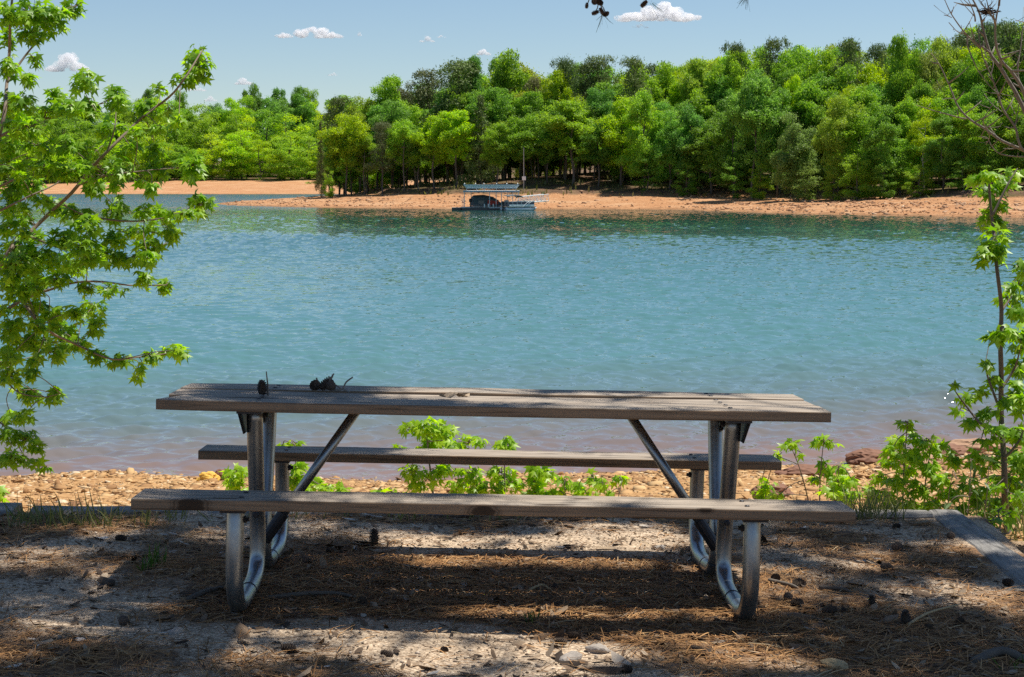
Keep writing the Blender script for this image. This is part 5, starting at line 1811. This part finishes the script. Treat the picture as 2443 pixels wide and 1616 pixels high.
for k in range(16):
    z0 = 4.2 + k * .33
    tx, ty = random.uniform(-.6, 4.6), random.uniform(4.4, 9.1)
    a = Vector((0, 0, z0))
    e = Vector((tx - po.x, ty - po.y, z0 + random.uniform(-.4, .9)))
    P = smooth_path([a, a.lerp(e, .35) + Vector((random.uniform(-.2, .2), random.uniform(-.2, .2), .3)), a.lerp(e, .7) + Vector((random.uniform(-.2, .2), random.uniform(-.2, .2), .25)), e], 7)
    n = len(P)
    bm_.tube(P, [.02 * (1 - .8 * i / n) for i in range(n)], 6)
    boughs += P[3:]
BP = np.array([tuple(p) for p in boughs])
tf = []
tries = 0
while len(tf) < 3000 and tries < 30000:
    tries += 1
    gx, gy = random.uniform(-2.9, 3.3), random.uniform(3.3, 7.95)
    e = ((gx - spots[:, 0]) / (spots[:, 2] + SM[:, 0])) ** 2 + ((gy - spots[:, 1]) / (spots[:, 3] + SM[:, 1])) ** 2
    if e.min() < 1 and random.random() < .985 and noise.noise(Vector((gx * 3.2, gy * 5.0, 6.1))) < (.22 if e.argmin() < 5 else .6):
        continue
    h = random.uniform(4.6, 8.4)
    p = Vector((gx, gy, pad_z(gx, gy))) + SUN * (h / SUN.z) - po
    tf.append(p)
TP, TT, TN, TS = [], [], [], []
for p in tf:
    A_ = np.array(tuple(p))
    i = int(((BP - A_) ** 2).sum(1).argmin())
    b_ = Vector(BP[i])
    bm_.tube([b_, b_.lerp(p, .5) + Vector((0, 0, .05)), p], [.0035, .003, .002], 4, cap=False)
    dr = (p - b_).normalized() if (p - b_).length > 1e-3 else Vector((0, 0, 1))
    n = 40
    u = unit(rng.normal(size=(n, 3)) * .8 + np.array(tuple(dr)) * .7)
    TP.append(np.tile(A_, (n, 1)) + rng.normal(size=(n, 3)) * .02)
    TT.append(u)
    TN.append(rng.normal(size=(n, 3)))
    TS.append(np.stack([rng.uniform(.13, .22, n), np.full(n, .011), np.full(n, .1)], -1))
# branch that droops into the top of the view with cones and needle tips
end = at(1392, -26, 8.6) - po
dr = smooth_path([Vector((0, 0, 5.6)), Vector((-1.6, 1.0, 4.6)), Vector((-2.9, 1.8, 3.35)), end + Vector((.75, -.1, .12)), end], 8)
bm_.tube(dr, [.035 * (1 - .85 * i / len(dr)) for i in range(len(dr))], 7)
twp = []
for (dx, dy) in ((1500, -14), (1742, -22), (1418, -12), (1365, -14)):
    e_ = at(dx, dy, 8.6) - po
    i = min(range(len(dr)), key=lambda i: (dr[i] - e_).length)
    bm_.tube([dr[i], dr[i].lerp(e_, .5) + Vector((0, 0, .02)), e_], [.007, .005, .004], 5)
    twp.append(e_)
for (dx, dy, dirn, n) in ((1395, 34, (0, 0, -1), 9), (1508, 8, (.6, 0, -.6), 10), (1730, -16, (-.25, 0, -1), 26), (1392, -20, (0, 0, 1), 30), (1740, -28, (.1, 0, 1), 40), (1500, -20, (.1, 0, 1), 30)):
    A_ = np.array(tuple(at(dx, dy, 8.6) - po))
    u = unit(rng.normal(size=(n, 3)) * .4 + np.array(dirn))
    TP.append(np.tile(A_, (n, 1)) + rng.normal(size=(n, 3)) * .004)
    TT.append(u)
    TN.append(rng.normal(size=(n, 3)))
    TS.append(np.stack([rng.uniform(.05, .10, n), np.full(n, .0022), np.full(n, .1)], -1))
bm_.build('branch', M['bark'], pine, smooth=True)
NT_ = NEED_T + np.array([.5, 0, 0])
TP, TT, TN, TS = map(np.concatenate, (TP, TT, TN, TS))
scatter('needles', TP, TT, TN, TS, NT_, NEED_F, np.clip(rng.normal(.5, .25, len(TP)), 0, 1), M['needle_green'], pine)
m = MB()
m.tube(smooth_path([(0, 0, -.3), (.1, .05, 3), (0, .1, 7), (.1, 0, 11), (.05, .05, 14)], 5), [.19 * (1 - .75 * i / 20) for i in range(21)], 14)
m.build('trunk', M['bark'], pine, smooth=True)
for (dx, dy, s, rx, ry, sx0, sy0) in ((1358, 14, .55, 10, 0, 1365, -14), (1376, 4, .85, 85, 20, 1392, -22), (1388, 6, .85, 80, -30, 1392, -22), (1377, 30, .72, 60, 50, 1385, 8), (1393, 27, .72, 30, 10, 1388, 8), (1402, 33, .7, 70, -40, 1390, 8),
                                      (1490, 10, .8, 40, 25, 1500, -14)):
    o = bpy.data.objects.new('pine_cone', random.choice(CONES))
    col.objects.link(o)
    o.parent = pine
    c = at(dx, dy, 8.6) - po
    o.location = c
    o.scale = (s,) * 3
    o.rotation_euler = (R(rx), R(ry), dx)
    m = MB()
    a = at(sx0, sy0, 8.6) - po - c
    Rm = o.rotation_euler.to_matrix().inverted() * (1 / s)
    m.tube([Rm @ a, Rm @ (a * .5 + Vector((.004, 0, 0))), Vector((0, 0, 0))], .0028 / s, 5)
    m.build('stalk', M['twig'], o)

# ------------------------------------------------------------------ small fair-weather clouds


def mat_cloud(dens, size):
    t = NT('cloud_vapour')
    t.t.nodes.remove(t.p)
    v = t.n('ShaderNodeVolumePrincipled')
    v.inputs['Color'].default_value = (.99, .99, 1, 1)
    v.inputs['Density'].default_value = dens
    v.inputs['Anisotropy'].default_value = .2
    a = t.noise(t.obj(), 3.6 / size, 4, .55)
    t.l(t.math('MULTIPLY', t.ramp(a, [(.40, (.05, .05, .05)), (.56, (1, 1, 1))]), dens), v.inputs['Density'])
    t.l(v.outputs[0], t.out.inputs['Volume'])
    return t.m


YC = 2900.0
CM = {}
for i, (dx, dy, wd, hh, dn, lab) in enumerate([(155, 142, 108, 52, 1, 'puffy white cloud low at the left above the star-leaved tree'), (722, 73, 168, 32, 1, 'long flat white cloud in the upper middle left of the sky'),
                                               (988, 90, 38, 17, .6, 'small faint cloud between the long cloud and the tree line'), (1022, 84, 22, 8, .35, 'tiny wisp touching the right of the small faint cloud'),
                                               (1118, 119, 36, 20, .8, 'small white cloud just above the highest dark pine crown'), (562, 187, 48, 20, .7, 'small cloud sitting low over the bay trees'),
                                               (770, 171, 26, 10, .4, 'tiny faint cloud low over the start of the wooded point'), (1522, 25, 200, 52, 1.2, 'largest white cloud at the top right of centre behind the hanging cones'),
                                               (452, 203, 52, 18, .5, 'pale low cloud behind the tip of the left tree'), (486, 228, 36, 16, .45, 'lowest pale cloud touching the bay tree tops'),
                                               (832, 78, 14, 12, .3, 'tiny wisp right of the long flat cloud'), (1480, 60, 50, 12, .2, 'thin veil under the largest cloud')]):
    random.seed(100 + i)
    c = at(dx, dy, YC)
    px_ = YC / (FPX / DK)
    W_, H_ = wd * px_, hh * px_
    bm = bmesh.new()
    n = 10 + int(wd / 5)
    for k in range(n):
        u = random.uniform(-.5, .5)
        top_ = (1 - (2 * abs(u)) ** 1.6) * random.uniform(.45, 1)
        r = H_ * random.uniform(.20, .34) * (1 - .5 * abs(u) * 2 * .7)
        zc = -H_ * .5 + r * .7 + max(0, top_ * H_ - 1.7 * r)
        ret = bmesh.ops.create_icosphere(bm, subdivisions=3, radius=r, matrix=Matrix.Translation((u * (W_ - 2 * r), random.uniform(-.25, .25) * W_ * .5, zc)) @ Matrix.Diagonal((1.25, 1.1, .9, 1)))
    for v in bm.verts:
        q = v.co / H_
        v.co += v.co.normalized() * 0 + Vector((noise.noise(q * 3), noise.noise(q * 3 + Vector((5, 2, 1))), noise.noise(q * 3 + Vector((1, 8, 3))))) * H_ * .10 + Vector((noise.noise(q * 8), noise.noise(q * 8 + Vector((5, 2, 1))), noise.noise(q * 8 + Vector((1, 8, 3))))) * H_ * .05
        if v.co.z < -H_ * .42:
            v.co.z = -H_ * .42 + (v.co.z + H_ * .42) * .25
    me = bpy.data.meshes.new('cloud_raw')
    bm.to_mesh(me)
    bm.free()
    o = bpy.data.objects.new('cloud', me)
    col.objects.link(o)
    md = o.modifiers.new('merge', 'REMESH')
    md.mode = 'VOXEL'
    md.voxel_size = max(H_ * .03, W_ * .005)
    dg = bpy.context.evaluated_depsgraph_get()
    me2 = bpy.data.meshes.new_from_object(o.evaluated_get(dg))
    o.modifiers.clear()
    o.data = me2
    me2.name = 'cloud'
    me2.materials.clear()
    me2.materials.append(mat_cloud(dn * 2.6 / (H_ * .5), H_))
    o.location = c
    tag(o, lab, 'cloud', 'fair-weather clouds')
